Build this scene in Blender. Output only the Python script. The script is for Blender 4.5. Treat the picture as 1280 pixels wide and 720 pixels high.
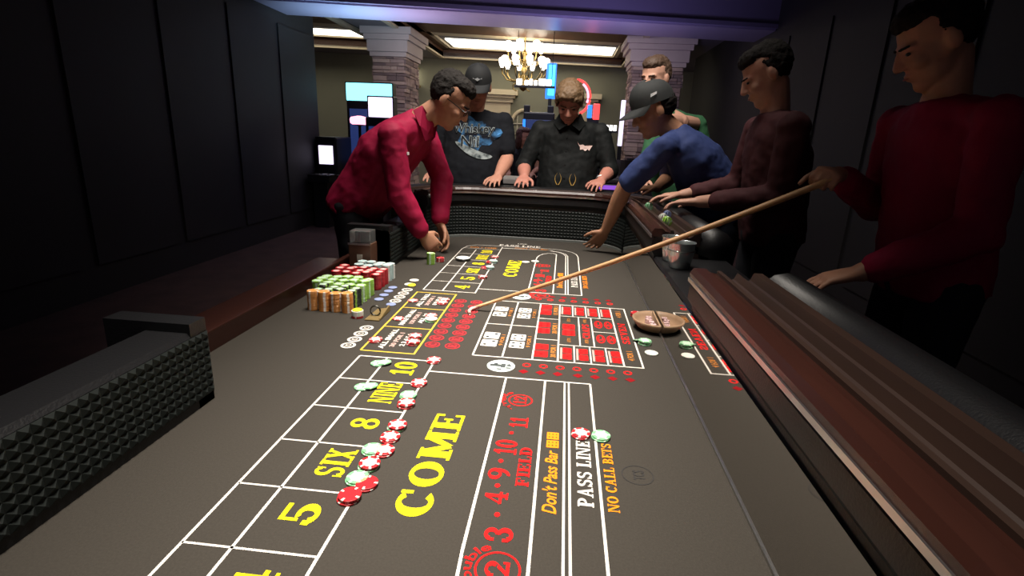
import bpy, bmesh, math, random
from mathutils import Vector, Matrix, noise
from mathutils.bvhtree import BVHTree
for o in list(bpy.data.objects): bpy.data.objects.remove(o, do_unlink=True)
S = bpy.context.scene
COL = S.collection
R = math.radians
FELT = 0.72            # height of the playing surface
V = Vector

# ------------------------------------------------------------------ camera
pit, yaw, rol = 0.27852674, 0.08790391, 0.0424924
Fw = V((-math.sin(yaw)*math.cos(pit), math.cos(yaw)*math.cos(pit), -math.sin(pit)))
r0 = V((math.cos(yaw), math.sin(yaw), 0)); u0 = r0.cross(Fw)
rr = math.cos(rol)*r0 + math.sin(rol)*u0; uu = -math.sin(rol)*r0 + math.cos(rol)*u0
cd = bpy.data.cameras.new('camera'); cam = bpy.data.objects.new('camera', cd); COL.objects.link(cam)
cd.sensor_width = 36; cd.lens = 36*660/1280; cd.clip_end = 100; cd.clip_start = .02
M = Matrix((( rr.x, uu.x, -Fw.x, 0), (rr.y, uu.y, -Fw.y, 0), (rr.z, uu.z, -Fw.z, FELT+.60), (0,0,0,1)))
cam.matrix_world = M
S.camera = cam
# ------------------------------------------------------------------ view, world
S.view_settings.view_transform = 'Standard'; S.view_settings.look = 'None'
S.view_settings.exposure = 0.0; S.view_settings.gamma = 1.0; S.view_settings.use_curve_mapping = False
W = bpy.data.worlds.new('world'); S.world = W; W.use_nodes = True
W.node_tree.nodes['Background'].inputs[0].default_value = (.55, .5, .62, 1)
W.node_tree.nodes['Background'].inputs[1].default_value = .075

def area(name, loc, target, sx, sy, energy, col, spread=180):
    l = bpy.data.lights.new(name, 'AREA'); l.shape = 'RECTANGLE'; l.size = sx; l.size_y = sy
    l.energy = energy; l.color = col; l.spread = R(spread)
    o = bpy.data.objects.new(name, l); COL.objects.link(o); o.location = loc
    o.rotation_euler = (V(target)-V(loc)).to_track_quat('-Z', 'Y').to_euler()
    return o
# downlight in the ceiling above the table (out of frame)
area('table_downlight', (-.22, 1.40, 3.05), (-.22, 1.41, 0), .6, 2.4, 37, (1, .92, .82), 50)
area('far_end_fill', (-.15, 2.5, 3.1), (-.15, 3.6, 1.2), 1.5, .6, 30, (1, .92, .84), 95)  # added fill lamp, brightens the people at the far end
area('hall_fill', (-.8, 7.72, 2.84), (-.8, 8.9, .9), 3.6, .5, 46, (.95, .88, .95), 160)  # added lamp hidden behind the bulkhead, lifts columns and back wall
# added unseen area lamps behind the players, brighten and tint the bulkhead
area('cyan_bulkhead_fill', (-2.55, 6.3, 1.55), (-2.45, 6.75, 2.7), .5, .12, 24, (.45, .8, 1), 110)
area('pink_bulkhead_fill', (-1.95, 6.3, 1.55), (-1.8, 6.75, 2.7), .3, .12, 6, (1, .6, .8), 90)
area('violet_bulkhead_fill', (.25, 6.0, 1.1), (.3, 6.85, 2.65), .5, .12, 13, (.5, .45, 1), 110)
area('mauve_bulkhead_fill', (-.6, 5.6, 1.0), (-.6, 6.4, 2.8), 2.4, .12, 11, (.72, .62, 1), 120)

# ------------------------------------------------------------------ helpers
def tag(o, label=None, cat=None, group=None, kind=None):
    if label: o['label'] = label
    if cat: o['category'] = cat
    if group: o['group'] = group
    if kind: o['kind'] = kind
    return o
def empty(name, loc=(0,0,0), rz=0):
    o = bpy.data.objects.new(name, None); COL.objects.link(o); o.location = loc; o.rotation_euler = (0,0,rz)
    o.empty_display_size = .05
    return o
MATS = {}
def mat(name, col, rough=.6, metal=0, emit=None, estr=0, noise_amt=0, nscale=20, bump=0, bscale=60, spec=.5, trans=0, ior=1.45, alpha=1, sheen=0, coords='Object'):
    if name in MATS: return MATS[name]
    m = bpy.data.materials.new(name); m.use_nodes = True; nt = m.node_tree; b = nt.nodes['Principled BSDF']
    b.inputs['Base Color'].default_value = (*col, 1); b.inputs['Roughness'].default_value = rough
    b.inputs['Metallic'].default_value = metal; b.inputs['Specular IOR Level'].default_value = spec
    b.inputs['Transmission Weight'].default_value = trans; b.inputs['IOR'].default_value = ior
    b.inputs['Alpha'].default_value = alpha
    if sheen: b.inputs['Sheen Weight'].default_value = sheen
    if emit: b.inputs['Emission Color'].default_value = (*emit, 1); b.inputs['Emission Strength'].default_value = estr
    if noise_amt or bump:
        tc = nt.nodes.new('ShaderNodeTexCoord')
    if noise_amt:
        n = nt.nodes.new('ShaderNodeTexNoise'); n.inputs['Scale'].default_value = nscale; n.inputs['Detail'].default_value = 6
        nt.links.new(tc.outputs[coords], n.inputs['Vector'])
        mx = nt.nodes.new('ShaderNodeMix'); mx.data_type = 'RGBA'
        lo = tuple(c*(1-noise_amt) for c in col); hi = tuple(min(1, c*(1+noise_amt)) for c in col)
        mx.inputs['A'].default_value = (*lo, 1); mx.inputs['B'].default_value = (*hi, 1)
        nt.links.new(n.outputs['Fac'], mx.inputs['Factor']); nt.links.new(mx.outputs['Result'], b.inputs['Base Color'])
    if bump:
        n2 = nt.nodes.new('ShaderNodeTexNoise'); n2.inputs['Scale'].default_value = bscale; n2.inputs['Detail'].default_value = 4
        nt.links.new(tc.outputs[coords], n2.inputs['Vector'])
        bp = nt.nodes.new('ShaderNodeBump'); bp.inputs['Strength'].default_value = bump; bp.inputs['Distance'].default_value = .01
        nt.links.new(n2.outputs['Fac'], bp.inputs['Height']); nt.links.new(bp.outputs['Normal'], b.inputs['Normal'])
    MATS[name] = m
    return m
def woodmat(name, c1, c2, rough=.4, sc=6):
    if name in MATS: return MATS[name]
    m = mat(name, c1, rough); nt = m.node_tree; b = nt.nodes['Principled BSDF']
    tc = nt.nodes.new('ShaderNodeTexCoord'); mp = nt.nodes.new('ShaderNodeMapping'); mp.inputs['Scale'].default_value = (1, .15, 1)
    n = nt.nodes.new('ShaderNodeTexNoise'); n.inputs['Scale'].default_value = sc*4; n.inputs['Detail'].default_value = 8; n.inputs['Distortion'].default_value = .8
    mx = nt.nodes.new('ShaderNodeMix'); mx.data_type = 'RGBA'; mx.inputs['A'].default_value = (*c1,1); mx.inputs['B'].default_value = (*c2,1)
    nt.links.new(tc.outputs['Object'], mp.inputs['Vector']); nt.links.new(mp.outputs['Vector'], n.inputs['Vector'])
    nt.links.new(n.outputs['Fac'], mx.inputs['Factor']); nt.links.new(mx.outputs['Result'], b.inputs['Base Color'])
    return m

class MB:
    """collects polygons; build() links them as one mesh object"""
    def __init__(s): s.v=[]; s.f=[]; s.mi=[]
    def add(s, vs, fs, mi=0):
        k=len(s.v); s.v += [tuple(p) for p in vs]; s.f += [tuple(i+k for i in f) for f in fs]; s.mi += [mi]*len(fs); return s
    def box(s, a, b, mi=0, bev=0):
        (x0,y0,z0),(x1,y1,z1)=a,b
        if x0>x1: x0,x1=x1,x0
        if y0>y1: y0,y1=y1,y0
        if z0>z1: z0,z1=z1,z0
        if not bev:
            return s.add([(x0,y0,z0),(x1,y0,z0),(x1,y1,z0),(x0,y1,z0),(x0,y0,z1),(x1,y0,z1),(x1,y1,z1),(x0,y1,z1)],
                         [(0,3,2,1),(4,5,6,7),(0,1,5,4),(1,2,6,5),(2,3,7,6),(3,0,4,7)],mi)
        bm=bmesh.new(); bmesh.ops.create_cube(bm,size=1)
        for v in bm.verts: v.co=V(((x0+x1)/2+v.co.x*(x1-x0),(y0+y1)/2+v.co.y*(y1-y0),(z0+z1)/2+v.co.z*(z1-z0)))
        bmesh.ops.bevel(bm,geom=bm.edges[:],offset=bev,segments=2,affect='EDGES',profile=.6)
        bm.verts.index_update(); s.add([v.co for v in bm.verts],[[v.index for v in f.verts] for f in bm.faces],mi); bm.free(); return s
    def prism(s, pts, z0, z1, mi=0):
        n=len(pts); vs=[(x,y,z0) for x,y in pts]+[(x,y,z1) for x,y in pts]
        fs=[tuple(range(n))[::-1],tuple(range(n,2*n))]+[(i,(i+1)%n,n+(i+1)%n,n+i) for i in range(n)]
        return s.add(vs,fs,mi)
    def tube(s, pts, rad, n=8, mi=0, closed=False):
        pts=[V(p) for p in pts]; m=len(pts); rs=rad if isinstance(rad,(list,tuple)) else [rad]*m
        vs=[]; ref=V((0,0,1))
        for i,p in enumerate(pts):
            d=(pts[min(i+1,m-1)]-pts[max(i-1,0)])
            if closed: d=pts[(i+1)%m]-pts[i-1]
            d.normalize(); a=d.cross(ref)
            if a.length<1e-3: a=d.cross(V((1,0,0)))
            a.normalize(); b=a.cross(d)
            for k in range(n):
                t=2*math.pi*k/n; vs.append(p+rs[i]*(math.cos(t)*a+math.sin(t)*b))
        fs=[]
        for i in range(m if closed else m-1):
            j=(i+1)%m
            for k in range(n): fs.append((i*n+k,i*n+(k+1)%n,j*n+(k+1)%n,j*n+k))
        if not closed: fs+=[tuple(range(n)),tuple(range((m-1)*n,m*n))[::-1]]
        return s.add(vs,fs,mi)
    def lathe(s, prof, c=(0,0,0), n=24, mi=0, a0=0, a1=None):
        cx,cy,cz=c; full=a1 is None; tot=2*math.pi if full else a1-a0; m=n if full else n+1
        vs=[]
        for r,z in prof:
            for k in range(m):
                t=a0+tot*k/n; vs.append((cx+r*math.cos(t),cy+r*math.sin(t),cz+z))
        fs=[]
        for i in range(len(prof)-1):
            for k in range(n):
                k2=(k+1)%m; fs.append((i*m+k,i*m+k2,(i+1)*m+k2,(i+1)*m+k))
        if full:
            if prof[0][0]>1e-6: fs.append(tuple(range(m))[::-1])
            if prof[-1][0]>1e-6: fs.append(tuple(range((len(prof)-1)*m,len(prof)*m)))
        return s.add(vs,fs,mi)
    def build(s, name, mats, parent=None, smooth=False, loc=None):
        me=bpy.data.meshes.new(name); me.from_pydata(s.v,[],s.f)
        if not isinstance(mats,(list,tuple)): mats=[mats]
        for m in mats: me.materials.append(m)
        if any(s.mi): me.polygons.foreach_set('material_index',s.mi)
        if smooth: me.polygons.foreach_set('use_smooth',[True]*len(me.polygons))
        me.update(); me.validate()
        o=bpy.data.objects.new(name,me); COL.objects.link(o)
        if loc: o.location=loc
        if parent: o.parent=parent
        return o
def meshobj(name, me, parent=None):
    o=bpy.data.objects.new(name,me); COL.objects.link(o)
    if parent: o.parent=parent
    return o
def struct(o): o['kind']='structure'; return o

# ------------------------------------------------------------------ materials
m_felt = mat('felt_grey', (.042,.037,.031), .95, noise_amt=.22, nscale=260, bump=.25, bscale=900, spec=.15)
m_white = mat('print_white', (.6,.56,.51), .9, noise_amt=.08, nscale=300, spec=.1)
m_yellow = mat('print_yellow', (.66,.56,.012), .9, noise_amt=.06, nscale=300, spec=.1)
m_gold = mat('print_gold', (.52,.37,.05), .9, noise_amt=.06, nscale=300, spec=.1)
m_red = mat('print_red', (.62,.012,.012), .9, noise_amt=.08, nscale=300, spec=.1)
m_dkred = mat('print_dark_red', (.2,.006,.009), .9, noise_amt=.08, nscale=300, spec=.1)
m_orange = mat('print_orange', (.75,.22,.012), .9, noise_amt=.06, nscale=300, spec=.1)
m_dullorange = mat('print_dull_orange', (.40,.15,.03), .9, noise_amt=.06, nscale=300, spec=.1)
m_pink = mat('print_pink', (.42,.28,.25), .9, noise_amt=.06, nscale=300, spec=.1)
m_black = mat('print_black', (.012,.012,.012), .9, spec=.1)
m_vinyl = mat('black_vinyl', (.006,.006,.007), .42, bump=.1, bscale=220)
m_rubber = mat('green_black_rubber', (.008,.011,.010), .6, spec=.3)
m_railwood = woodmat('rail_mahogany', (.022,.008,.006), (.04,.013,.009), .25)
m_darkwood = woodmat('dark_wood', (.02,.012,.009), (.04,.02,.014), .4)
m_steel = mat('brushed_steel', (.55,.55,.55), .3, 1)
m_chrome = mat('chrome', (.5,.56,.56), .2, .85)
m_mirror = mat('mirror', (.62,.60,.58), .03, 1)
m_gilt = mat('gilt_brass', (.45,.32,.12), .35, 1)

# ================================================================== ROOM
def sh(x, y): return (x, y+.17*(x+.9))     # cross walls of the hall run at a slight angle to the table
def shbox(mb, x0,y0,z0,x1,y1,z1, mi=0):
    p=[sh(x0,y0),sh(x1,y0),sh(x1,y1),sh(x0,y1)]
    return mb.prism(p,z0,z1,mi)
m_carpet = mat('carpet', (.05,.022,.02), .95, noise_amt=.7, nscale=5, bump=.3, bscale=300)
m_wallolive = mat('wall_olive_paint', (.23,.225,.165), .85, noise_amt=.06, nscale=3)
m_charcoal = mat('charcoal_panel', (.014,.012,.013), .7, noise_amt=.2, nscale=4)
m_cream = mat('cream_moulding', (.62,.52,.36), .6, noise_amt=.04, nscale=8)
m_coffwood = woodmat('coffer_wood', (.075,.03,.014), (.13,.055,.025), .5, 3)
m_soffit = mat('soffit_grey', (.2,.18,.19), .7, noise_amt=.05, nscale=3)
m_purple = mat('mauve_metal_panel', (.34,.29,.42), .3, .35, noise_amt=.05, nscale=4)
m_purpled = mat('mauve_dark_paint', (.13,.11,.19), .6, noise_amt=.05, nscale=4)
m_lightpanel = mat('light_panel', (1,1,1), .5, emit=(1,.93,.76), estr=3.2)
struct(MB().box((-7,-1.5,-.1),(5,14.5,0)).build('floor', m_carpet))
# back wall
wb=struct(shbox(MB(),-7,12.55,0,4.5,12.8,3.6).build('wall_back', m_wallolive))
wl=struct(MB().box((-3.75,-1.5,0),(-3.5,7.5,3.6)).build('wall_left', m_charcoal))  # invented dark wall, added so the left side stays dark
wr=struct(MB().box((2.35,-1.5,0),(2.6,11.2,3.6)).build('wall_right', m_charcoal))  # likewise invented, keeps the right side dark
for k in range(9):   # applied panels on the added dark side walls
    y=-1.3+k*.98
    MB().box((-3.5,y,.25),(-3.485,y+.85,2.5)).build('panel', m_charcoal, wl)
    MB().box((2.335,y,.25),(2.35,y+.85,2.5)).build('panel', m_charcoal, wr)
# ceiling: slab in front, dropped bulkhead, soffit with one coffer (and a second coffer farther left)
ce=MB(); ce.box((-7,-1.5,3.42),(5,6.6,3.5))
shbox(ce,-7,6.5,3.3,5,13.2,3.5); ceil=struct(ce.build('ceiling', m_soffit))
bk=MB(); shbox(bk,-7,6.45,2.66,5,6.5,3.42); shbox(bk,-7,6.43,2.655,5,6.45,2.70); struct(bk.build('trim_1', m_purpled))
bu=MB(); shbox(bu,-7,6.5,2.64,5,7.25,2.66); struct(bu.build('trim_2', m_purple))
X0,X1,Y0,Y1=-2.72,1.07,8.35,12.2
so=MB()
shbox(so,-3.45,7.25,2.9,5,Y0,2.98); shbox(so,X1,Y0,2.9,5,12.6,2.98); shbox(so,-3.45,Y0,2.9,X0,12.6,2.98); shbox(so,X0,Y1,2.9,X1,12.6,2.98)
shbox(so,-7,7.25,2.9,-3.45,8.0,2.98); shbox(so,-7,11.6,2.9,-3.45,12.6,2.98)
struct(so.build('trim_3', m_soffit))
# coffer linings
def coffer(x0,x1,y0,y1,nm,light=True):
    z0,z1=2.9,3.03
    t=MB(); e=.09
    for a in ((x0-e,y0-e,x1+e,y0),(x0-e,y1,x1+e,y1+e),(x0-e,y0,x0,y1),(x1,y0,x1+e,y1)): shbox(t,a[0],a[1],z0-.03,a[2],a[3],z0+.02)
    struct(t.build('trim_%d'%nm, m_cream))
    w=MB(); e=.05
    for a in ((x0-.02,y0-.02,x1+.02,y0),(x0-.02,y1,x1+.02,y1+.02),(x0-.02,y0,x0,y1),(x1,y0,x1+.02,y1)): shbox(w,a[0],a[1],z0+.02,a[2],a[3],3.3)
    d=.38  # wood border frame of the recessed ceiling
    for a in ((x0,y0,x1,y0+1.88),(x0,y1-.12,x1,y1),(x0,y0,x0+.12,y1),(x1-.12,y0,x1,y1)): shbox(w,a[0],a[1],3.03,a[2],a[3],3.07)
    struct(w.build('trim_%d'%(nm+1), m_coffwood))
    c=MB()
    for a in ((x0+.12,y0+1.88,x1-.12,y0+2.2),(x0+.12,y1-.2,x1-.12,y1-.12),(x0+.12,y0+1.88,x0+.2,y1-.12),(x1-.2,y0+1.88,x1-.12,y1-.12)): shbox(c,a[0],a[1],3.035,a[2],a[3],3.075)
    struct(c.build('trim_%d'%(nm+2), m_cream))
    g=MB(); shbox(g,x0,y0,3.08,x1,y1,3.3); struct(g.build('trim_%d'%(nm+3), m_soffit))
    if light:
        l=shbox(MB(),x0+.28,y0+2.72,3.055,x1-.24,y1-.26,3.08).build('ceiling_light_panel', m_lightpanel)
        return l
l1=coffer(X0,X1,Y0,Y1,4)
tag(l1,'long bright rectangular light panel in the wood coffer above the chandelier','ceiling light')
l2=coffer(-7,-3.6,8.1,11.6,8)
tag(l2,'narrow bright ceiling light strip left of the stone column','ceiling light')

# stone columns
m_stone=[mat('ledge_stone_%d'%i,c,.85,noise_amt=.25,nscale=12,bump=.4,bscale=40) for i,c in enumerate([(.26,.18,.16),(.34,.245,.22),(.18,.13,.125),(.42,.31,.26)])]
m_capital=mat('column_capital',(.46,.38,.36),.7,noise_amt=.08,nscale=6)
def column(x0,x1,y0,y1,label):
    cx,cy=(x0+x1)/2,(y0+y1)/2
    t=empty('stone_column',(cx,cy,0)); tag(t,label,'column','stone columns in the hall'); hx,hy=(x1-x0)/2,(y1-y0)/2
    MB().box((-hx+.03,-hy+.03,0),(hx-.03,hy-.03,2.5)).build('shaft',m_stone[2],t)
    rnd=random.Random(int(x0*100)); s=MB(); z=.0
    while z<2.46:
        h=rnd.choice([.045,.06,.075,.05]); h=min(h,2.48-z)
        for side in range(4):
            L=hx if side%2==0 else hy; a=-L
            while a<L-.01:
                w=min(rnd.uniform(.1,.3),L-a); o=rnd.uniform(0,.03)
                if L-a-w<.05: w=L-a
                if side==0: s.box((a,-hy-o,z),(a+w-.006,-hy+.04,z+h-.006),rnd.randrange(4))
                elif side==2: s.box((a,hy-.04,z),(a+w-.006,hy+o,z+h-.006),rnd.randrange(4))
                elif side==1: s.box((hx-.04,a,z),(hx+o,a+w-.006,z+h-.006),rnd.randrange(4))
                else: s.box((-hx-o,a,z),(-hx+.04,a+w-.006,z+h-.006),rnd.randrange(4))
                a+=w
        z+=h
    v=s.build('stone_veneer',m_stone,t); v['kind']='stuff'
    c=MB()
    for e,za,zb in ((.04,2.48,2.55),(.07,2.55,2.72),(.11,2.72,2.80),(.15,2.80,2.9)): c.box((-hx-e,-hy-e,za),(hx+e,hy+e,zb))
    c.build('capital',m_capital,t)
column(-3.2,-2.68,8.95,9.75,'brown stacked stone column behind the dealer in the red shirt')
column(.98,1.75,9.2,9.9,'stacked stone column behind the bearded man')

# pilaster and door case on the back wall
def doorcase(x0,x1,label,n):
    mb=MB(); y=12.55
    def b(xa,xb,d,za,zb): 
        p=[sh(xa,y-d),sh(xb,y-d),sh(xb,y),sh(xa,y)]; mb.prism(p,za,zb)
    b(x0,x1,.10,0,2.05); b(x0+.1,x0+.22,.13,.3,1.95); b(x1-.22,x1-.1,.13,.3,1.95)
    b(x0-.05,x1+.05,.16,2.05,2.14); b(x0-.1,x1+.1,.22,2.14,2.2); b(x0-.16,x1+.16,.28,2.2,2.31)
    struct(mb.build('trim_%d'%n,m_cream))
m_ivory=mat('ivory_paint',(.5,.45,.36),.6)
doorcase(-2.3,-1.3,'',20); doorcase(-.1,.55,'',21)
# arched lattice niche
def arch():
    t=empty('arched_lattice_window',(-1.0,12.5,0)); tag(t,'cream arched lattice panel on the olive back wall','wall panel')
    def P(u,z,d): x=-.28+u*.56; xx,yy=sh(-1.0+x,12.55); return (xx+1.0,yy-12.5-d,z)
    mb=MB(); pts=[(0,.7),(0,1.55)]+[(.5-.5*math.cos(a),1.55+.36*math.sin(a)) for a in [R(k*15) for k in range(1,12)]]+[(1,1.55),(1,.7)]
    mb.tube([P(u,z,.03) for u,z in pts],.045,6); mb.build('frame',m_cream,t,True)
    for k in range(1,4): MB().tube([P(k/4,.7,.02),P(k/4,1.84,.02)],.014,5).build('lattice_bar',m_ivory,t)
    for k in range(4): MB().tube([P(0,.95+k*.22,.02),P(1,.95+k*.22,.02)],.014,5).build('lattice_bar',m_ivory,t)
arch()
# lit sconce / window by the column
m_warm=mat('warm_lamp_glass',(1,1,1),.5,emit=(1,.93,.72),estr=2.2)
x,y=sh(-3.38,12.45)
t=empty('wall_lantern',(x,y,0)); tag(t,'bright warm wall lantern just right of the stone column','lantern')
MB().box((-.1,-.12,2.32),(.1,.0,2.64),bev=.03).build('glass',m_warm,t); MB().box((-.12,-.14,2.27),(.12,0.08,2.32)).build('bracket',m_gilt,t); MB().box((-.11,-.13,2.64),(.11,.02,2.67)).build('top_cap',m_gilt,t)

# ================================================================== CRAPS TABLE
TX0,TX1,TY0,TY1=-.76,.35,.11,3.18
TB=empty('craps_table',(0,0,0)); tag(TB,'long craps table with dark grey printed felt, padded walls and wooden rail','craps table')
TB.location=(0,0,FELT)
RC=.26
# the playing surface with the recess for the chip bank on the dealers' side
def corner(cx,cy,a0,r=RC,n=8): return [(cx+r*math.cos(R(a0+90*k/n)),cy+r*math.sin(R(a0+90*k/n))) for k in range(n+1)]
outer=corner(TX0+RC,TY0+RC,180)+corner(TX1-RC,TY0+RC,270)+corner(TX1-RC,TY1-RC,0)+corner(TX0+RC,TY1-RC,90)
poly=outer+[(TX0,2.27),(-.93,2.27),(-.93,1.02),(TX0,1.02)]
felt=MB().prism(poly,-.03,0).build('felt',m_felt,TB)
# --- swept wall / rail pieces
def path_players():   # clockwise from the far left corner along the far end, right side, near end, to the near left corner
    p=[]
    p+=[(a,b) for a,b in corner(TX0+RC,TY1-RC,180)[::1]] if False else []
    far_left=corner(TX0+RC,TY1-RC,90)[::-1]     # from (TX0,..) up to top
    far_right=corner(TX1-RC,TY1-RC,0)[::-1]
    return far_left,far_right
fl,fr=path_players()
nr=corner(TX1-RC,TY0+RC,270)[::-1]; nl=corner(TX0+RC,TY0+RC,180)[::-1]
pathA=[(TX0,2.9)]+fl+[((TX0+RC)*(1-k/6)+(TX1-RC)*k/6,TY1) for k in range(1,6)]+fr+[(TX1,2.5),(TX1,1.96)]
pathB=[(TX1,1.34),(TX1,.9)]+nr+[(0,TY0),(-.3,TY0)]+nl+[(TX0,.40)]
pathS=[(TX1,1.96),(TX1,1.34)]       # low ledge where the stickman stands
pathD1=[(TX0,.40),(TX0,1.02)]; pathD2=[(TX0,2.27),(TX0,2.9)]
def normals(path):
    out=[]
    for i in range(len(path)):
        a=V(path[max(i-1,0)]); b=V(path[min(i+1,len(path)-1)]); d=(b-a).normalized(); out.append(V((-d.y,d.x)))   # left of travel
    return out
def sweep(path, prof, name, m, flip=False, smooth=False):
    mb=MB(); ns=normals(path); n=len(prof); vs=[]
    for p,nn in zip(path,ns):
        s=-1 if flip else 1
        for o,z in prof: vs.append((p[0]+s*nn.x*o,p[1]+s*nn.y*o,z))
    fs=[]
    for i in range(len(path)-1):
        for k in range(n): fs.append((i*n+k,i*n+(k+1)%n,(i+1)*n+(k+1)%n,(i+1)*n+k))
    fs+=[tuple(range(n)),tuple(range((len(path)-1)*n,len(path)*n))]
    mb.add(vs,fs); o=mb.build(name,m,TB,smooth); return o
HI=.30
PANEL=[(0,-.02),(.05,-.02),(.05,HI-.03),(.0,HI-.03),(-.012,HI-.045),(-.014,HI-.08),(0,HI-.1)]
TRIM=[(-.016,HI-.03),(-.016,HI-.012),(-.008,HI),(.022,HI),(.03,HI-.008),(.05,HI-.012),(.05,HI-.03)]
EDGE=[(-.019,HI-.034),(-.019,HI-.024),(-.016,HI-.024),(-.016,HI-.034)]
RACK=[(.05,HI-.06),(.05,HI-.004),(.06,HI-.004),(.067,HI-.022),(.08,HI-.03),(.093,HI-.022),(.1,HI-.006),(.107,HI-.022),(.12,HI-.03),(.133,HI-.022),(.14,HI-.004),(.16,HI-.004),(.16,HI-.06)]
ARM=[(.16,HI-.10)]+[(.22+.062*math.cos(R(a)),HI-.06+.062*math.sin(R(a))) for a in range(180,-91,-30)]
APRON=[(.05,-.40),(.05,HI-.06),(.2,HI-.10),(.2,-.05),(.14,-.12),(.14,-.40)]
for path in (pathA,pathB):
    # paths run clockwise seen from above: the left of travel points outward
    for prof,nm,m,sm in ((PANEL,'wall_panel',m_vinyl,False),(TRIM,'rail_trim',m_railwood,False),(EDGE,'rail_edge',m_steel,False),(RACK,'chip_rack',m_darkwood,False),(ARM,'arm_rest',m_vinyl,True),(APRON,'apron',m_darkwood,False)):
        sweep(path,prof,nm,m,False,sm)
LO=.195
LOWP=[(0,-.02),(0,LO-.01),(.006,LO),(.26,LO),(.27,LO-.02),(.27,LO-.07),(.05,LO-.07),(.05,-.02)]
sweep(pathS,LOWP,'stickman_ledge',m_vinyl)
sweep(pathS,[(.05,-.4),(.05,LO-.07),(.2,LO-.07),(.2,-.4)],'apron',m_darkwood)
for p in (pathD1,pathD2):
    sweep(p,[(0,-.02),(0,LO-.03),(.008,LO-.02),(.10,LO-.02),(.11,LO-.04),(.11,-.4),(.05,-.4),(.05,-.02)],'dealer_wall',m_vinyl)
# boxman's recess: low wooden lip
MB().box((-.955,1.02,-.03),(-.93,2.27,.06),bev=.004).build('bank_lip',m_railwood,TB)
MB().box((-1.10,1.02,-.06),(-.955,2.27,.035),bev=.006).build('boxman_ledge',m_railwood,TB)
MB().box((-1.08,1.02,-.40),(-1.05,2.27,-.06)).build('apron',m_darkwood,TB)
for y in (1.02,2.27):
    s=-1 if y<1.5 else 1
    MB().box((-.955,y,-.40),(-.76,y+s*.05,LO)).build('recess_cheek',m_vinyl,TB)
# under structure
MB().box((-.9,.1,-.12),(.45,3.2,-.035)).build('table_bed',m_darkwood,TB)
for y in (.75,2.55):
    MB().box((-.55,y-.2,-FELT+.06),(.2,y+.2,-.12),bev=.02).build('pedestal',m_darkwood,TB)
    MB().box((-.62,y-.26,-FELT),(.27,y+.26,-FELT+.06),bev=.02).build('plinth',m_darkwood,TB)
# rubber pyramids on the walls
def pyramids(path, z0, z1, rows, pitch, name, off=.002):
    # resample
    P=[V(p) for p in path]; L=[0]
    for a,b in zip(P,P[1:]): L.append(L[-1]+(b-a).length)
    def at(s):
        for i in range(len(P)-1):
            if s<=L[i+1] or i==len(P)-2:
                t=(s-L[i])/max(1e-6,L[i+1]-L[i]); d=(P[i+1]-P[i]).normalized(); return P[i].lerp(P[i+1],t),V((d.y,-d.x))
    n=int(L[-1]/pitch); mb=MB(); h=(z1-z0)/rows
    for r in range(rows):
        for k in range(n):
            a,na=at(k*L[-1]/n); b,nb=at((k+1)*L[-1]/n); c=(a+b)/2; nn=(na+nb).normalized()
            za=z0+r*h; zb=za+h
            vs=[(*(a+na*off),za),(*(b+nb*off),za),(*(b+nb*off),zb),(*(a+na*off),zb),(*(c+nn*(off+.006)),(za+zb)/2+.001)]
            mb.add(vs,[(0,1,4),(1,2,4),(2,3,4),(3,0,4)])
    o=mb.build(name,m_rubber,TB); o['kind']='stuff'
pyramids([p for p in pathA if not (p[0]==TX1 and p[1]<2.75)],.02,.185,9,.02,'rubber_bumper')
pyramids(pathD2,.02,.165,8,.02,'rubber_bumper'); pyramids(pathD1,.02,.165,8,.02,'rubber_bumper')
pyramids([p for p in pathB if p[1]<.45],.02,.185,9,.02,'rubber_bumper')
# pale bead at the foot of the padded walls and the mirror strip along the player side
BEAD=[(-.004,0),(-.004,.012),(0,.016),(.002,0)]
m_bead=mat('grey_bead',(.13,.14,.13),.5)
sweep([p for p in pathA if not (p[0]==TX1 and p[1]<2.7)],BEAD,'base_bead',m_bead)
MB().box((TX1-.006,.42,.006),(TX1-.001,2.86,.185)).build('mirror_strip',m_mirror,TB)
MB().box((TX1-.009,.42,0),(TX1-.001,2.86,.006)).build('mirror_bead',m_steel,TB)
MB().box((-.79,2.93,LO+.06),(-.70,2.95,LO+.075),bev=.003).build('rail_glint_bar',mat('rail_glint_white',(.7,.7,.68),.3),TB)  # white bar shaped as the light reflection on the rail end

# ------------------------------------------------------------------ printed layout
ZP=.0006
def ring(cx,cy,rx,ry,tx,ty,a0,a1,n=None):
    """quads of an elliptical ring sector, outer radii rx,ry, stroke tx (sides) ty (top/bottom)"""
    n=n or max(4,int(abs(a1-a0)/12)); vs=[];fs=[]
    for k in range(n+1):
        a=R(a0+(a1-a0)*k/n); c,s=math.cos(a),math.sin(a)
        vs+=[(cx+rx*c,cy+ry*s),(cx+(rx-tx)*c,cy+(ry-ty)*s)]
    for k in range(n): fs.append((2*k,2*k+1,2*k+3,2*k+2))
    return vs,fs
def rc(x0,y0,x1,y1): return [(x0,y0),(x1,y0),(x1,y1),(x0,y1)],[(0,1,2,3)]
def pg(*p): return list(p),[tuple(range(len(p)))]
def srf(x,t,y,w=.09,h=.1): return rc(x-w,y,x+t+w,y+h)     # slab serif on a stem
T=.25; B=.1
def stem(x,lo=1,hi=1,t=T):
    g=[rc(x,0,x+t,1)]
    if lo: g.append(srf(x,t,0))
    if hi: g.append(srf(x,t,.91))
    return g
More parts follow.
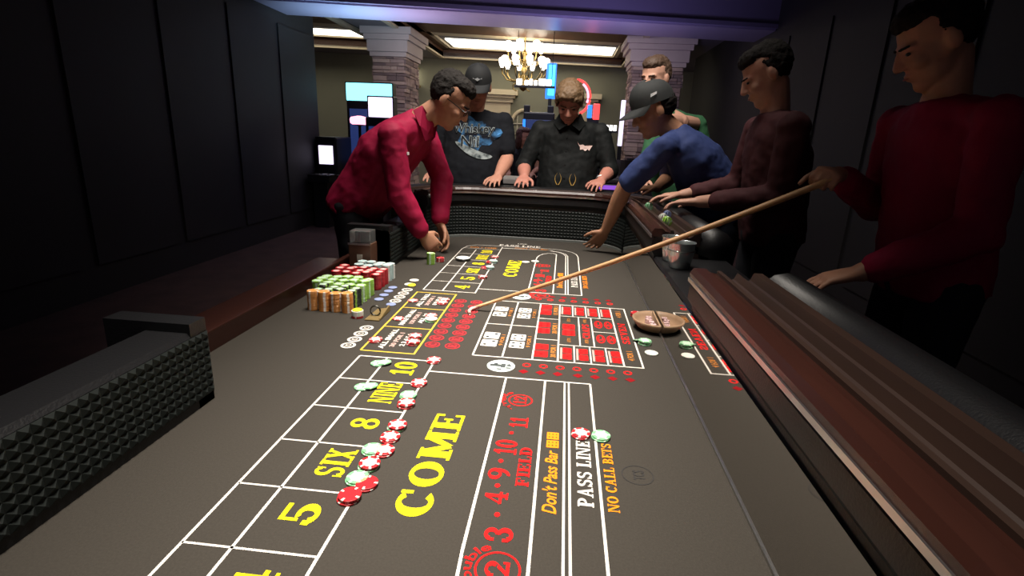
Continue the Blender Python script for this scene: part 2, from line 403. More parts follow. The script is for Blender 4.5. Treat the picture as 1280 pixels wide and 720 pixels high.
GL={
 'C':(.82,[ring(.42,.5,.42,.5,.25,.14,48,318),rc(.66,.64,.76,.98)]),
 'O':(.88,[ring(.44,.5,.44,.5,.25,.135,0,360)]),
 'M':(1.16,stem(.1)+stem(.86)+[pg((.1,1),(.34,1),(.64,.2),(.5,.05)),pg((1.06,1),(.82,1),(.5,.2),(.62,.05))]),
 'E':(.8,stem(.09)+[rc(.09,0,.76,.11),rc(.09,.89,.76,1),rc(.2,.45,.55,.56),rc(.66,0,.76,.32),rc(.66,.7,.76,1),rc(.47,.36,.55,.66)]),
 'F':(.78,stem(.09)+[rc(.09,.89,.74,1),rc(.2,.43,.55,.54),rc(.64,.68,.74,1),rc(.47,.34,.55,.64)]),
 'I':(.4,stem(.1)), 'L':(.74,stem(.09)+[rc(.09,0,.7,.11),rc(.6,0,.7,.36)]),
 'N':(.98,stem(.08,1,0,.13)+stem(.76,0,1,.13)+[rc(0,.91,.3,1),pg((.1,1),(.32,1),(.89,0),(.68,0))]),
 'S':(.72,[ring(.36,.73,.34,.27,.215,.13,20,270),ring(.36,.285,.35,.285,.215,.13,-160,90),rc(.56,.7,.65,.98),rc(.02,.02,.11,.32)]),
 'X':(.9,[pg((.06,1),(.3,1),(.84,0),(.6,0)),pg((.62,1),(.8,1),(.28,0),(.1,0)),rc(0,.91,.38,1),rc(.54,.91,.88,1),rc(0,0,.36,.09),rc(.52,0,.9,.09)]),
 'D':(.86,stem(.08)+[ring(.4,.5,.44,.5,.25,.135,-90,90)]),
 'P':(.78,stem(.09)+[ring(.4,.72,.36,.28,.215,.13,-90,90),rc(.2,.9,.42,1),rc(.2,.44,.42,.54)]),
 'A':(.96,[pg((.1,0),(.24,0),(.56,1),(.4,1)),pg((.86,0),(.64,0),(.38,1),(.56,1)),rc(.25,.28,.72,.38),rc(0,0,.36,.09),rc(.54,0,.98,.09)]),
 'B':(.8,stem(.09)+[ring(.4,.74,.33,.26,.2,.13,-90,90),ring(.4,.27,.37,.27,.22,.13,-90,90),rc(.2,.9,.42,1),rc(.2,.45,.42,.54),rc(.2,0,.42,.1)]),
 'T':(.8,[rc(.3,0,.5,1),srf(.3,.2,0),rc(.02,.89,.78,1),rc(.02,.68,.11,1),rc(.69,.68,.78,1)]),
 'R':(.88,stem(.09)+[ring(.4,.73,.36,.27,.215,.13,-90,90),rc(.2,.9,.42,1),rc(.2,.46,.42,.55),pg((.4,.5),(.6,.5),(.84,0),(.62,0)),rc(.58,0,.9,.09)]),
 'V':(.9,[pg((.1,1),(.32,1),(.52,0),(.38,0)),pg((.82,1),(.68,1),(.4,0),(.52,0)),rc(0,.91,.4,1),rc(.6,.91,.92,1)]),
 'K':(.9,stem(.09)+[pg((.25,.4),(.68,1),(.84,1),(.42,.45)),pg((.34,.55),(.56,.6),(.86,0),(.64,0)),rc(.58,.91,.9,1),rc(.55,0,.92,.09)]),
 '0':(.78,[ring(.39,.5,.38,.5,.25,.135,0,360)]),
 '1':(.56,[rc(.2,0,.42,1),rc(.03,0,.58,.1),pg((.04,.78),(.04,.68),(.26,.84),(.26,1))]),
 '2':(.76,[ring(.38,.7,.36,.3,.22,.13,165,-40),pg((.45,.5),(.66,.5),(.28,.08),(.04,.0)),rc(.04,0,.74,.15),rc(.64,0,.74,.28),rc(.02,.62,.18,.8)]),
 '3':(.74,[ring(.35,.74,.34,.26,.22,.13,165,-90),ring(.36,.28,.37,.28,.25,.135,90,-160),rc(.02,.64,.17,.8),rc(0,.16,.16,.36)]),
 '4':(.82,[rc(.44,0,.65,1),pg((.44,1),(.55,.95),(.16,.36),(.02,.30)),rc(.02,.25,.8,.38),rc(.32,0,.76,.09)]),
 '5':(.76,[rc(.1,.86,.68,1),rc(.1,.48,.2,1),ring(.36,.31,.37,.31,.25,.135,120,-160),rc(.0,.14,.16,.34)]),
 '6':(.76,[ring(.38,.31,.37,.31,.22,.12,0,360),ring(.44,.45,.43,.55,.22,.13,85,190)]),
 '7':(.72,[rc(.03,.86,.72,1),pg((.52,.9),(.72,.95),(.42,0),(.2,0)),rc(.03,.66,.12,1)]),
 '8':(.76,[ring(.38,.74,.33,.26,.2,.12,0,360),ring(.38,.27,.38,.28,.23,.12,0,360)]),
 '9':(.76,[ring(.38,.69,.37,.31,.22,.12,0,360),ring(.32,.55,.43,.55,.22,.13,-95,10)]),
 ' ':(.35,[]), '.':(.34,[ring(.17,.45,.13,.13,.12,.12,0,360)]), ':':(.3,[rc(.08,.15,.22,.32),rc(.08,.6,.22,.77)]),
 "'":(.25,[pg((.06,1),(.2,1),(.16,.7),(.08,.7))]), '-':(.4,[rc(.02,.42,.36,.56)]),
}
def slab_polys(txt, gap=.08):
    x=0; vs=[];fs=[]; zi=0
    for ch in txt:
        w,parts=GL.get(ch,GL[' '])
        for pv,pf in parts:
            k=len(vs); zi+=1; vs+=[(x+a,b,zi) for a,b in pv]; fs+=[tuple(i+k for i in f) for f in pf]
        x+=w+gap
    return vs,fs,x-gap
def font_polys(txt, offset=.02, shear=0):
    c=bpy.data.curves.new('t','FONT'); c.body=txt; c.offset=offset; c.shear=shear; c.resolution_u=3
    o=bpy.data.objects.new('t',c); COL.objects.link(o); dg=bpy.context.evaluated_depsgraph_get(); dg.update()
    me=bpy.data.meshes.new_from_object(o.evaluated_get(dg)); bpy.data.objects.remove(o); bpy.data.curves.remove(c)
    vs=[(v.co.x,v.co.y,0) for v in me.vertices]; fs=[tuple(p.vertices) for p in me.polygons]; bpy.data.meshes.remove(me)
    return vs,fs
def fit(vs):
    xs=[p[0] for p in vs]; ys=[p[1] for p in vs]; x0,x1,y0,y1=min(xs),max(xs),min(ys),max(ys)
    return [((p[0]-x0)/(x1-x0),(p[1]-y0)/(y1-y0),p[2]) for p in vs]
def felt_text(mb, txt, y0, y1, xb, xt, mode='slab', z=ZP, across=False, **k):
    """lettering that reads away from the camera (+Y) with its foot at xb and its head at xt;
    across=True reads along -X->+X with foot y0 and head y1"""
    if mode=='slab': vs,fs,_=slab_polys(txt)
    else: vs,fs=font_polys(txt,**k)
    vs=fit(vs)
    if across: P=[(xb+(xt-xb)*u,y0+(y1-y0)*v,z+.00003*(i%40)) for u,v,i in vs]
    else: P=[(xb+(xt-xb)*v,y0+(y1-y0)*u,z+.00003*(i%40)) for u,v,i in vs]
    mb.add(P,fs); return mb
def line(mb, pts, w=.0052, z=ZP):
    pts=[V(p) for p in pts]
    for i in range(len(pts)-1):
        a,b=pts[i],pts[i+1]; d=(b-a).normalized()*w/2; n=V((-d.y,d.x)); a2=a-d*(1 if i else 0); b2=b+d*(1 if i<len(pts)-2 else 0); z+=.00004
        mb.add([(*(a2+n),z),(*(a2-n),z),(*(b2-n),z),(*(b2+n),z)],[(0,1,2,3)])
    return mb
YC=1.646
def my(y): return 2*YC-y
def part(mb,name,m): return mb.build(name,m,felt)
for half in (0,1):     # 0 near, 1 far; described for the far half
    f=(lambda y:y) if half else my
    L=MB()
    # number boxes
    e=2.86
    line(L,[(-.53,f(1.982)),(-.53,f(2.80)),(-.515,f(2.88)),(-.47,f(2.93)),(-.30,f(2.935)),(-.08,f(2.935))]); line(L,[(-.53,f(1.982)),(-.32,f(1.982)),(-.32,f(2.91))])
    line(L,[(-.452,f(1.982)),(-.452,f(2.80))])
    for k in range(1,6): line(L,[(-.53,f(1.982+.1415*k)),(-.32,f(1.982+.1415*k))],.0042)
    line(L,[(-.53,f(2.83)),(-.32,f(2.83))],.0042)
    part(L,'number_box_line',m_white)
    L=MB(); line(L,[(-.32,f(2.045)),(.101,f(2.045))])
    line(L,[(-.115,f(2.045)),(-.115,f(2.645)),(-.113,f(2.70)),(-.103,f(2.75)),(-.085,f(2.79)),(-.06,f(2.815)),(-.03,f(2.82)),(-.014,f(2.80)),(-.014,f(2.045))])
    part(L,'field_line',m_white)
    L=MB(); line(L,[(.101,f(2.045)),(.101,f(2.77)),(.093,f(2.83)),(.07,f(2.88)),(.03,f(2.915)),(-.02,f(2.933)),(-.08,f(2.935))])
    for x,w in ((.036,0),(.0465,0)): line(L,[(x,f(2.045)),(x,f(2.77)),(x-.012,f(2.82)),(x-.04,f(2.86)),(x-.09,f(2.885)),(-.32,f(2.885 if x>.04 else 2.88))],.0045)
    part(L,'pass_line',m_white)
# big lettering
ct=MB(); felt_text(ct,'COME',.705,1.035,-.183,-.247); part(ct,'come_lettering',m_yellow)
ct=MB(); felt_text(ct,'COME',2.272,2.588,-.183,-.247); part(ct,'come_lettering',m_yellow)
names=['4','5','SIX','8','NINE','10']; wid=[.05,.05,.085,.042,.10,.078]
for c0 in (.545,2.053):
    for k,(n,w) in enumerate(zip(names,wid)):
        yc=c0+.1415*k; mb=MB(); felt_text(mb,n,yc-w/2,yc+w/2,-.357 if len(n)<3 else -.362,-.418)
        part(mb,'number_lettering',m_yellow)
for y0,far in ((0,0),(1.392,1)):
    # field row: positions of the near half, shifted for the far half
    k=.93 if far else 1
    mb=MB()
    for n,a,b,xb,xt in (('3',.671,.702,-.042,-.088),('4',.757,.789,-.06,-.1),('9',.823,.857,-.063,-.104),('10',.905,.955,-.058,-.103),('11',1.008,1.05,-.043,-.083)):
        mb=MB(); felt_text(mb,n,y0+a,y0+b,xb,xt); part(mb,'field_number_lettering',m_red)
    for x,yy in ((-.073,.731),(-.082,.806),(-.085,.881),(-.075,.984)): mb=MB(); mb.add([(x+.005*math.cos(R(t)),y0+yy+.006*math.sin(R(t)),ZP) for t in range(0,360,30)],[tuple(range(12))]); part(mb,'field_dot',m_red)
    mb=MB(); felt_text(mb,'FIELD',y0+.81,y0+.932,-.027,-.051); part(mb,'field_lettering',m_red)
    for n,cx,cy,r in (('2',-.058,.617,.034),('12',-.068,1.13,.029)):
        mb=MB(); v,fs=ring(cx,y0+cy,r,r,.0035,.0035,0,360,32); mb.add([(a,b,ZP) for a,b in v],fs)
        w=.015 if n=='2' else .017; felt_text(mb,n,y0+cy-w,y0+cy+w,cx+r*.5,cx-r*.55)
        # arched word
        v,fs=font_polys('Double' if n=='2' else 'Triple',.015); v=fit(v)
        P=[]
        for u,q,_ in v:
            a=R(250-140*u) if n=='2' else R(250-130*u); rad=r+.004+.016*q
            P.append((cx+rad*math.sin(-R(90)+a-R(90))*-1 if False else cx+rad*math.cos(a),y0+cy+rad*math.sin(a)*1.0,ZP))
        mb.add(P,fs); part(mb,'field_circle_lettering',m_red)
    mb=MB(); felt_text(mb,"Don't Pass Bar",y0+.746,y0+.932,.024,-.002,'font',offset=.02,shear=.25); part(mb,'dont_pass_lettering',m_orange)
    mb=MB()
    for dy in (.942,.973):      # the two dice of the bar
        for q in range(2):
            pass
        x0,x1=.0,.025; a=y0+dy; b=a+.027
        mb.add([(x0,a,ZP),(x1,a,ZP),(x1,b,ZP),(x0,b,ZP)],[(0,1,2,3)])
    part(mb,'dice_print',m_orange)
    mb=MB()
    for dy in (.942,.973):
        for i in range(3):
            for j in range(2): 
                x=.005+i*.0075; yy=y0+dy+.008+j*.011; mb.add([(x+.0018*math.cos(R(t)),yy+.0018*math.sin(R(t)),ZP*1.6) for t in range(0,360,60)],[tuple(range(6))])
    part(mb,'pip_print',m_black)
    mb=MB(); felt_text(mb,'PASS LINE',y0+.772,y0+.975,.088,.060); part(mb,'pass_line_lettering',m_white)
    mb=MB(); felt_text(mb,'NO CALL BETS',y0+.765,y0+.974,.131,.111); part(mb,'call_bets_lettering',m_orange)
# far end sideways lettering
mb=MB(); felt_text(mb,"DON'T COME",2.845,2.875,-.495,-.345,across=True); part(mb,'dont_come_lettering',m_dullorange)
mb=MB(); felt_text(mb,'PASS LINE',2.945,2.985,-.345,-.11,across=True); part(mb,'pass_line_lettering',m_white)
mb=MB(); felt_text(mb,'LINE',3.02,3.04,-.245,-.19,across=True); part(mb,'end_lettering',m_white)
mb=MB(); felt_text(mb,"Don't Pass Bar",2.894,2.925,-.25,-.06,'font',across=True,shear=.2); part(mb,'dont_pass_lettering',m_dullorange)
# table maker's ring on the bare felt
mb=MB(); v,fs=ring(.174,.877,.03,.03,.0022,.0022,0,360,40); mb.add([(a,b,ZP) for a,b in v],fs); felt_text(mb,'TCS',.862,.892,.187,.165,'font'); part(mb,'maker_ring',mat('print_charcoal',(.02,.018,.017),.9))
# --- proposition table
L=MB(); x0,x1,y0,y1=-.225,.253,1.374,1.903
line(L,[(x0,y0),(x1,y0),(x1,y1),(x0,y1),(x0,y0)])
for x in (-.141,-.056,.016,.201): line(L,[(x,y0),(x,y1)])
line(L,[(x0,1.643),(-.056,1.643)])
for yy in (1.537,1.733): line(L,[(-.056,yy),(.016,yy)],.0045)
for yy in (1.502,1.774): line(L,[(.016,yy),(.201,yy)],.0045)
for x in (.063,.110,.157): line(L,[(x,y0),(x,1.502)],.0045); line(L,[(x,1.774),(x,y1)],.0045)
for x in (.082,.125): line(L,[(x,1.502),(x,1.774)],.0045)
line(L,[(.125,1.636),(.201,1.636)],.0045)
part(L,'proposition_grid_line',m_white)
def die(x0,x1,y0,y1,pips,m,pm,nm):
    """flat printed die face"""
    mb=MB(); b=.003
    mb.add([(x0+b,y0,ZP),(x1-b,y0,ZP),(x1,y0+b,ZP),(x1,y1-b,ZP),(x1-b,y1,ZP),(x0+b,y1,ZP),(x0,y1-b,ZP),(x0,y0+b,ZP)],[tuple(range(8))]); part(mb,nm,m)
    pos={1:[(.5,.5)],2:[(.25,.25),(.75,.75)],3:[(.22,.22),(.5,.5),(.78,.78)],4:[(.25,.25),(.75,.25),(.25,.75),(.75,.75)],5:[(.25,.25),(.75,.25),(.5,.5),(.25,.75),(.75,.75)],6:[(.25,.2),(.25,.5),(.25,.8),(.75,.2),(.75,.5),(.75,.8)]}[pips]
    q=MB(); r=min(x1-x0,y1-y0)*.12
    for u,v in pos:
        cx,cy=x0+(x1-x0)*u,y0+(y1-y0)*v; q.add([(cx+r*math.cos(R(t)),cy+r*math.sin(R(t)),ZP*1.6) for t in range(0,360,45)],[tuple(range(8))])
    part(q,'pip_print',pm)
for (xa,xb,ya,yb,p) in ((-.217,-.169,1.725,1.83,3),(-.131,-.085,1.72,1.832,5),(-.216,-.168,1.448,1.564,2),(-.131,-.086,1.45,1.563,4)):
    ym=(ya+yb)/2
    die(xa,xb,ya,ym-.005,p,m_white,m_black,'white_die_print'); die(xa,xb,ym+.005,yb,p,m_white,m_black,'white_die_print')
    mb=MB(); felt_text(mb,'9 FOR 1',ym-.045,ym+.045,xb+.018,xb+.006,'font'); part(mb,'odds_lettering',m_dullorange)
for (ya,yb,p,t) in ((1.398,1.497,1,'30 FOR 1'),(1.59,1.695,6,'30 FOR 1'),(1.777,1.888,1,'15 FOR 1')):
    ym=(ya+yb)/2
    die(-.053,-.013,ya,ym-.005,p,m_red,m_dkred,'red_die_print'); die(-.053,-.013,ym+.005,yb,p,m_red,m_dkred,'red_die_print')
    mb=MB(); felt_text(mb,t,ya+.004,yb-.004,.01,-.006,'font',offset=.04); part(mb,'odds_lettering',m_dullorange)
for k,x in enumerate((.016,.063,.110,.157)):
    for (ya,yb) in ((1.395,1.48),(1.795,1.88)):
        ym=(ya+yb)/2
        mb=MB(); mb.add([(x+.006,ya,ZP),(x+.012,ya,ZP),(x+.012,yb,ZP),(x+.006,yb,ZP)],[(0,1,2,3)]); part(mb,'odds_strip',m_pink)
        die(x+.014,x+.040,ya,ym-.003,1+k,m_red,m_dkred,'red_die_print'); die(x+.014,x+.040,ym+.003,yb,6-k,m_red,m_dkred,'red_die_print')
# any craps, eleven, seven
die(.027,.068,1.585,1.635,6,m_red,m_dkred,'red_die_print'); die(.027,.068,1.642,1.692,5,m_red,m_dkred,'red_die_print')
for ya in (1.53,1.72):
    mb=MB(); felt_text(mb,'8 FOR 1',ya,ya+.035,.054,.042,'font'); felt_text(mb,'8 FOR 1',ya,ya+.035,.109,.097,'font'); part(mb,'odds_lettering',m_dullorange)
mb=MB(); felt_text(mb,'CRAPS',1.57,1.70,.115,.092); part(mb,'craps_lettering',m_red)
for ya in (1.53,1.665):
    for q,xx in enumerate((.135,.168)):
        mb=MB(); v,fs=ring(xx+.013,ya+.045,.014,.036,.006,.008,0,360,20); mb.add([(a,b,ZP) for a,b in v],fs); felt_text(mb,'CE'[q],ya+.03,ya+.062,xx+.02,xx+.006); part(mb,'horn_lettering',m_red)
mb=MB(); felt_text(mb,'SEVEN',1.55,1.735,.238,.214); part(mb,'seven_lettering',m_red)
for ya in (1.42,1.80): mb=MB(); felt_text(mb,'4 FOR 1',ya,ya+.07,.236,.217,'font',offset=.03); part(mb,'odds_lettering',m_dullorange)
# rows of small red marks beside the proposition table
for k in range(7):
    for yy,s in ((1.334,1),(1.292,0)):
        for y in (yy,my(yy)):
            x=-.068+k*.0456-(0 if s else .006)*(1 if y<YC else -1)*(1 if k<3 else -.3); mb=MB()
            if s: v,fs=ring(x,y,.012,.013,.005,.005,0,360,16); mb.add([(a,b,ZP) for a,b in v],fs)
            else: mb.add([(x-.014,y,ZP),(x,y-.014,ZP),(x+.014,y,ZP),(x,y+.014,ZP)],[(0,1,2,3)])
            part(mb,'red_mark',m_dkred if not s else m_red)
# white oval emblems
for y in (1.316,my(1.316)):
    mb=MB(); mb.add([(-.137+.038*math.cos(R(t)),y+.039*math.sin(R(t)),ZP) for t in range(0,360,12)],[tuple(range(30))]); part(mb,'emblem_disc',mat('print_pale_mint',(.62,.72,.68),.9))
    mb=MB()
    for (a,b,c,d) in ((-.03,-.006,.0,.008),(-.02,.004,-.01,.016),(.0,-.012,.012,.014),(-.01,-.026,.004,-.018),(.014,-.016,.028,-.008)):
        mb.add([(-.137+a,y+b,ZP*1.8),(-.137+c,y+b,ZP*1.8),(-.137+c,y+d,ZP*1.8),(-.137+a,y+d,ZP*1.8)],[(0,1,2,3)])
    mb.add([(-.137+p,y+q,ZP*1.8) for p,q in ((.01,.0),(.03,-.002),(.022,.016))],[(0,1,2)])
    part(mb,'emblem_mark',mat('print_slate',(.05,.06,.06),.9))
# red C and E circles
for x,ch in ((-.355,'C'),(-.295,'E')):
    for k in range(9):
        y=1.428+.0545*k
        mb=MB(); v,fs=ring(x,y,.0225,.0235,.003,.003,0,360,24); mb.add([(a,b,ZP) for a,b in v],fs); felt_text(mb,ch,y-.011,y+.011,x+.012,x-.012); part(mb,'red_circle_print',mat('print_brick_red',(.42,.012,.018),.9))
        mb=MB(); mb.add([(x+.019*math.cos(R(t)),y+.02*math.sin(R(t)),ZP*.6) for t in range(0,360,18)],[tuple(range(20))]); part(mb,'red_disc_print',mat('print_oxblood',(.12,.006,.009),.9))
# white ringed marks beside the bank
for y in (1.374,1.422,1.471,1.521,1.813,1.864,1.914,1.964):
    mb=MB(); v,fs=ring(-.59,y,.0215,.022,.0075,.0075,0,360,24); mb.add([(a,b,ZP) for a,b in v],fs)
    felt_text(mb,'IO' if y<1.6 else 'AC',y-.009,y+.009,-.581,-.599,'font'); part(mb,'white_circle_print',m_white)
# three gold side-bet boxes
L=MB(); line(L,[(-.543,1.348),(-.388,1.348),(-.388,1.943),(-.543,1.943),(-.543,1.348)],.006)
for y in (1.548,1.747): line(L,[(-.543,y),(-.388,y)],.006)
part(L,'side_bet_line',m_gold)
for (y0,a,b,c) in ((1.348,'ALL SMALL','30 FOR 1','2 3 4 5 6'),(1.548,"MAKE 'EM ALL",'150 FOR 1','ALL 10'),(1.747,'ALL TALL','30 FOR 1','8 9 10 11')):
    mb=MB(); felt_text(mb,a,y0+.022,y0+.182,-.486,-.504,'font',offset=.05); part(mb,'side_bet_lettering',m_white)
    mb=MB(); felt_text(mb,b,y0+.04,y0+.155,-.459,-.475,'font',offset=.05); part(mb,'side_bet_odds_lettering',m_pink)
    mb=MB(); felt_text(mb,c,y0+.05,y0+.15,-.432,-.449,'font',offset=.05); part(mb,'side_bet_lettering',m_white)

# ================================================================== CHIPS
def chip_mesh(name, base, spot, inlay, r=.0195, h=.0034, n=24, spots=6):
    mb=MB(); vs=[]
    prof=[(r-.0008,0),(r,.0006),(r,h-.0006),(r-.0008,h),(r*.66,h)]
    for rr_,z in prof: vs+=[(rr_*math.cos(2*math.pi*k/n),rr_*math.sin(2*math.pi*k/n),z) for k in range(n)]
    per=n//spots
    for i in range(4):
        for k in range(n):
            mb.f.append((i*n+k,i*n+(k+1)%n,(i+1)*n+(k+1)%n,(i+1)*n+k)); mb.mi.append(1 if spots and k%per==0 else 0)
    mb.v=vs; mb.f.append(tuple(range(4*n,5*n))); mb.mi.append(2); mb.f.append(tuple(range(n))[::-1]); mb.mi.append(0)
    me=bpy.data.meshes.new(name); me.from_pydata(mb.v,[],mb.f)
    for m in (base,spot,inlay): me.materials.append(m)
    me.polygons.foreach_set('material_index',mb.mi); me.update(); return me
def cm(n,c,r=.4): return mat(n,c,r)
c_red=cm('chip_red',(.42,.012,.018)); c_white=cm('chip_white',(.72,.66,.62)); c_pinkw=cm('chip_pale_inlay',(.7,.5,.46))
c_green=cm('chip_green',(.16,.42,.2)); c_mint=cm('chip_mint',(.5,.66,.52)); c_lime=cm('chip_lime',(.27,.5,.06)); c_blk=cm('chip_black',(.015,.015,.013))
c_blue=cm('chip_pale_blue',(.42,.56,.56)); c_or=cm('chip_orange',(.62,.26,.06)); c_yel=cm('chip_yellow',(.75,.65,.03)); c_lav=cm('lammer_blue',(.22,.27,.46))
CH={'red':chip_mesh('red_chip',c_red,c_white,c_pinkw),'redplain':chip_mesh('red_chip',c_red,c_pinkw,c_red,spots=4),'green':chip_mesh('green_chip',c_green,c_mint,c_mint),
    'bankgreen':chip_mesh('green_chip',c_lime,c_mint,c_mint,n=16,spots=4),'bankblack':chip_mesh('black_green_chip',c_blk,c_lime,c_mint,n=16,spots=4),'bankred':chip_mesh('red_chip',c_red,c_dk if False else cm('chip_dark_red',(.3,.01,.015)),c_pinkw,n=16,spots=4),
    'bankblue':chip_mesh('pale_blue_chip',c_blue,c_white,c_blue,n=16,spots=4),'bankorange':chip_mesh('orange_chip',c_or,c_white,c_or,n=16,spots=4),
    'white':chip_mesh('white_chip',c_white,c_mint,c_white),'lammer':chip_mesh('blue_lammer',c_lav,c_lav,c_lav,r=.0175,h=.003,spots=0 or 4),
    'yellow':chip_mesh('yellow_lammer',c_yel,c_yel,c_yel,r=.0165),'grey':chip_mesh('grey_chip',c_blue,c_mint,c_white)}
def chip(kind,name,x,y,z,label,cat='casino chip',group=None,rz=None,tilt=None):
    o=meshobj(name,CH[kind]); o.location=(x,y,FELT+z+.0008); o.rotation_euler=(tilt[0] if tilt else 0,tilt[1] if tilt else 0,rz if rz is not None else (x*97+y*53)%6.28)
    return tag(o,label,cat,group)
H=.0034
# chips along the near number boxes, from the 10 down towards the camera
def pile(x,y,kinds,label,dz=0):
    for i,k in enumerate(kinds):
        nm={'red':'red_chip','green':'green_chip','redplain':'red_chip','white':'white_chip','grey':'grey_chip'}[k]
        c_={'red':'red and white','redplain':'plain red','green':'mint green','white':'white','grey':'grey'}[k]; n=len(kinds)
        w='' if n==1 else ('top of the pile ' if i==n-1 else ('bottom of the pile ' if i==0 else ['','second','third','fourth'][i]+' up in the pile '))
        chip(k,nm,x+.001*((i*7)%3-1),y+.001*((i*5)%3-1),i*H,c_+' chip '+w+label)
pile(-.321,1.308,['red','red'],'at the corner of the near 10')
pile(-.324,1.168,['redplain','red'],'between the near 10 and NINE')
pile(-.331,1.100,['green','green'],'beside the head of near NINE')
pile(-.324,1.058,['redplain','red','red'],'at the foot of near NINE')
pile(-.315,.962,['green','red','red'],'on the line beside the near 8')
pile(-.316,.920,['redplain','red'],'on the line just below the near 8')
pile(-.336,.872,['green','green'],'tucked behind red below the near 8')
pile(-.312,.872,['red','red'],'covering green below the near 8')
pile(-.324,.823,['green','red','red'],'level with the M of COME')
pile(-.331,.782,['green','green'],'left of the O of near COME')
pile(-.309,.770,['red','redplain'],'closest to the O of near COME')
pile(-.325,.732,['redplain','redplain','redplain'],'nearest the camera beside the C')
pile(-.462,1.266,['green'],'in the box behind the near 10'); chip('green','green_chip',-.448,1.270,H*.5,'mint green chip leaning on another behind the near 10',tilt=(.08,-.1))
pile(-.452,1.127,['green'],'in the box behind near NINE'); chip('green','green_chip',-.436,1.131,H*.5,'mint green chip leaning on another behind near NINE',tilt=(.08,-.1))
pile(.071,.998,['red','red'],'at the end of near PASS LINE')
pile(.113,.996,['green','green'],'at the end of near NO CALL BETS')
# side-bet chips
pile(-.526,1.826,['red'],'in the farthest gold box, by its left edge')
pile(-.518,1.623,['red'],'in the middle gold box, by its left edge')
pile(-.525,1.421,['redplain','red'],'at left in the nearest gold box')
pile(-.411,1.420,['redplain','red','red'],'at right in the nearest gold box'); pile(-.418,1.466,['redplain','red','red'],'farther right in nearest gold box')
pile(-.408,1.625,['green','green','white'],'at right in the middle gold box'); pile(-.418,1.668,['red','red'],'farther right in middle gold box')
pile(-.414,1.818,['redplain','red'],'on the right of the farthest gold box'); pile(-.416,1.866,['red'],'at the far right of the farthest gold box')
# far half chips
pile(-.327,2.629,['redplain','red'],'on the line beside the far NINE')
pile(-.335,2.512,['redplain','redplain'],'behind a grey pile by the far 8'); pile(-.318,2.512,['grey']*4,'on the line beside the far 8')
pile(-.340,2.388,['redplain','redplain'],'left of a grey pile by the far SIX'); pile(-.318,2.385,['grey']*4,'on the line beside the far SIX')
pile(-.325,2.21,['redplain','redplain','red'],'on the line beside the far 5')
pile(-.162,2.569,['white'],'at the end of the far COME lettering'); pile(-.117,2.598,['white'],'on the field line beside the far COME')
# right side by the bowl
pile(.289,1.832,['redplain']*4,'behind the wooden dice bowl')
pile(.282,1.560,['green']*4,'in front of the wooden dice bowl'); chip('green','green_chip',.268,1.578,H,'mint green chip leaning on the pile before the dice bowl',tilt=(.3,.15))
pile(.292,1.487,['white'],'lying flat on the felt between green pile and mirror')
# buttons
for i,y in enumerate((1.813,1.869,1.922,1.974)): chip('lammer','blue_lammer',-.652,y,0,['nearest of the four blue discs beside the bank','second nearest of the four blue discs beside the bank','third nearest of the four blue discs beside the bank','farthest of the four blue discs beside the bank'][i],'lammer button','blue lammers by the bank')
chip('lammer','blue_lammer',-.59,1.763,0,'single blue disc at the near end of the far white rings','lammer button','blue lammers by the bank')
chip('white','white_chip',-.602,2.033,0,'white chip at the far end of the white rings'); chip('yellow','yellow_chip',-.588,2.02,H*.6,'yellow chip lying over a white one past the white rings',tilt=(.1,.06)); chip('white','white_chip',-.60,2.10,0,'lone white chip beyond the yellow one by the bank')
for i,k in enumerate(['redplain','redplain','white','white','white','white','white','yellow']):
    chip(k,{'redplain':'red_chip','white':'white_chip','yellow':'yellow_lammer'}[k],-.655,1.612,i*H,('yellow lammer on top of the short pile by the brass clip' if k=='yellow' else '%s chip in the short pile by the brass clip, %s'%('red' if i<2 else 'white',['lowest','second from the bottom','third up','fourth up','fifth up','sixth up','just under the yellow lammer'][i])))
# on/off puck
p=MB(); p.lathe([(.036,0),(.038,.002),(.038,.010),(.036,.012)],n=32); pk=empty('point_puck',(-.473,2.53,FELT+.0008)); tag(pk,'round black and white point puck behind the far 8','puck')
p.build('rim',c_blk,pk,False); MB().lathe([(.034,.0121),(.034,.0135),(.001,.0135)],n=32).build('white_face',mat('puck_white',(.8,.8,.76),.4),pk)
# green stack by the dealer's hands
for i in range(16): chip('bankgreen','green_chip',-.606+.0006*(i%3),2.408,i*H,'lime green chip in the single stack by the dealer\'s hands',group='stack by the dealer\'s hands')
for i in range(6): chip('redplain','red_chip',-.575+.001*(i%2),2.47,i*H,'red chip in the low stack under the dealer\'s fingers',group='red stack under the dealer\'s fingers')
# the bank
rnd=random.Random(3)
rest={}
def bank(kind,name,label,ys,xs,front,z0=0,count=20):
    for j,y in enumerate(ys):
        for i,x in enumerate(xs):
            n=count-rnd.choice([0,0,1,2])
            jx,jy=rnd.uniform(-.001,.001),rnd.uniform(-.001,.001)
            shown=(i==0) or (front and j==0)
            rank=['nearest','second','third'][j] if len(ys)>1 else 'only'
            if i==0: lab='%s chip in the %s front stack of the %s bank'%(label,rank,label)
            elif front and j==0: lab='%s chip, near side of the %s bank, %s stack back'%(label,label,['','second','third','fourth','fifth'][i])
            else: lab='%s chip on top of an inner stack of the %s bank'%(label,label)
            for k in range(n):
                if shown or k>=n-2:
                    chip(kind,name,x+jx+rnd.uniform(-.0005,.0005),y+jy+rnd.uniform(-.0005,.0005),k*H,lab,group=lab.replace(' chip ',' chips ',1))
                else: rest.setdefault(kind,[]).append((x+jx,y+jy,k))
XS=[-.708-.0405*i for i in range(5)]
bank('bankorange','orange_chip','orange',[1.658],XS[:4],True)
bank('bankblack','black_chip','black and lime',[1.699,1.74],XS[:4],True)
bank('bankgreen','green_chip','lime green',[1.781,1.822,1.863],XS,False)
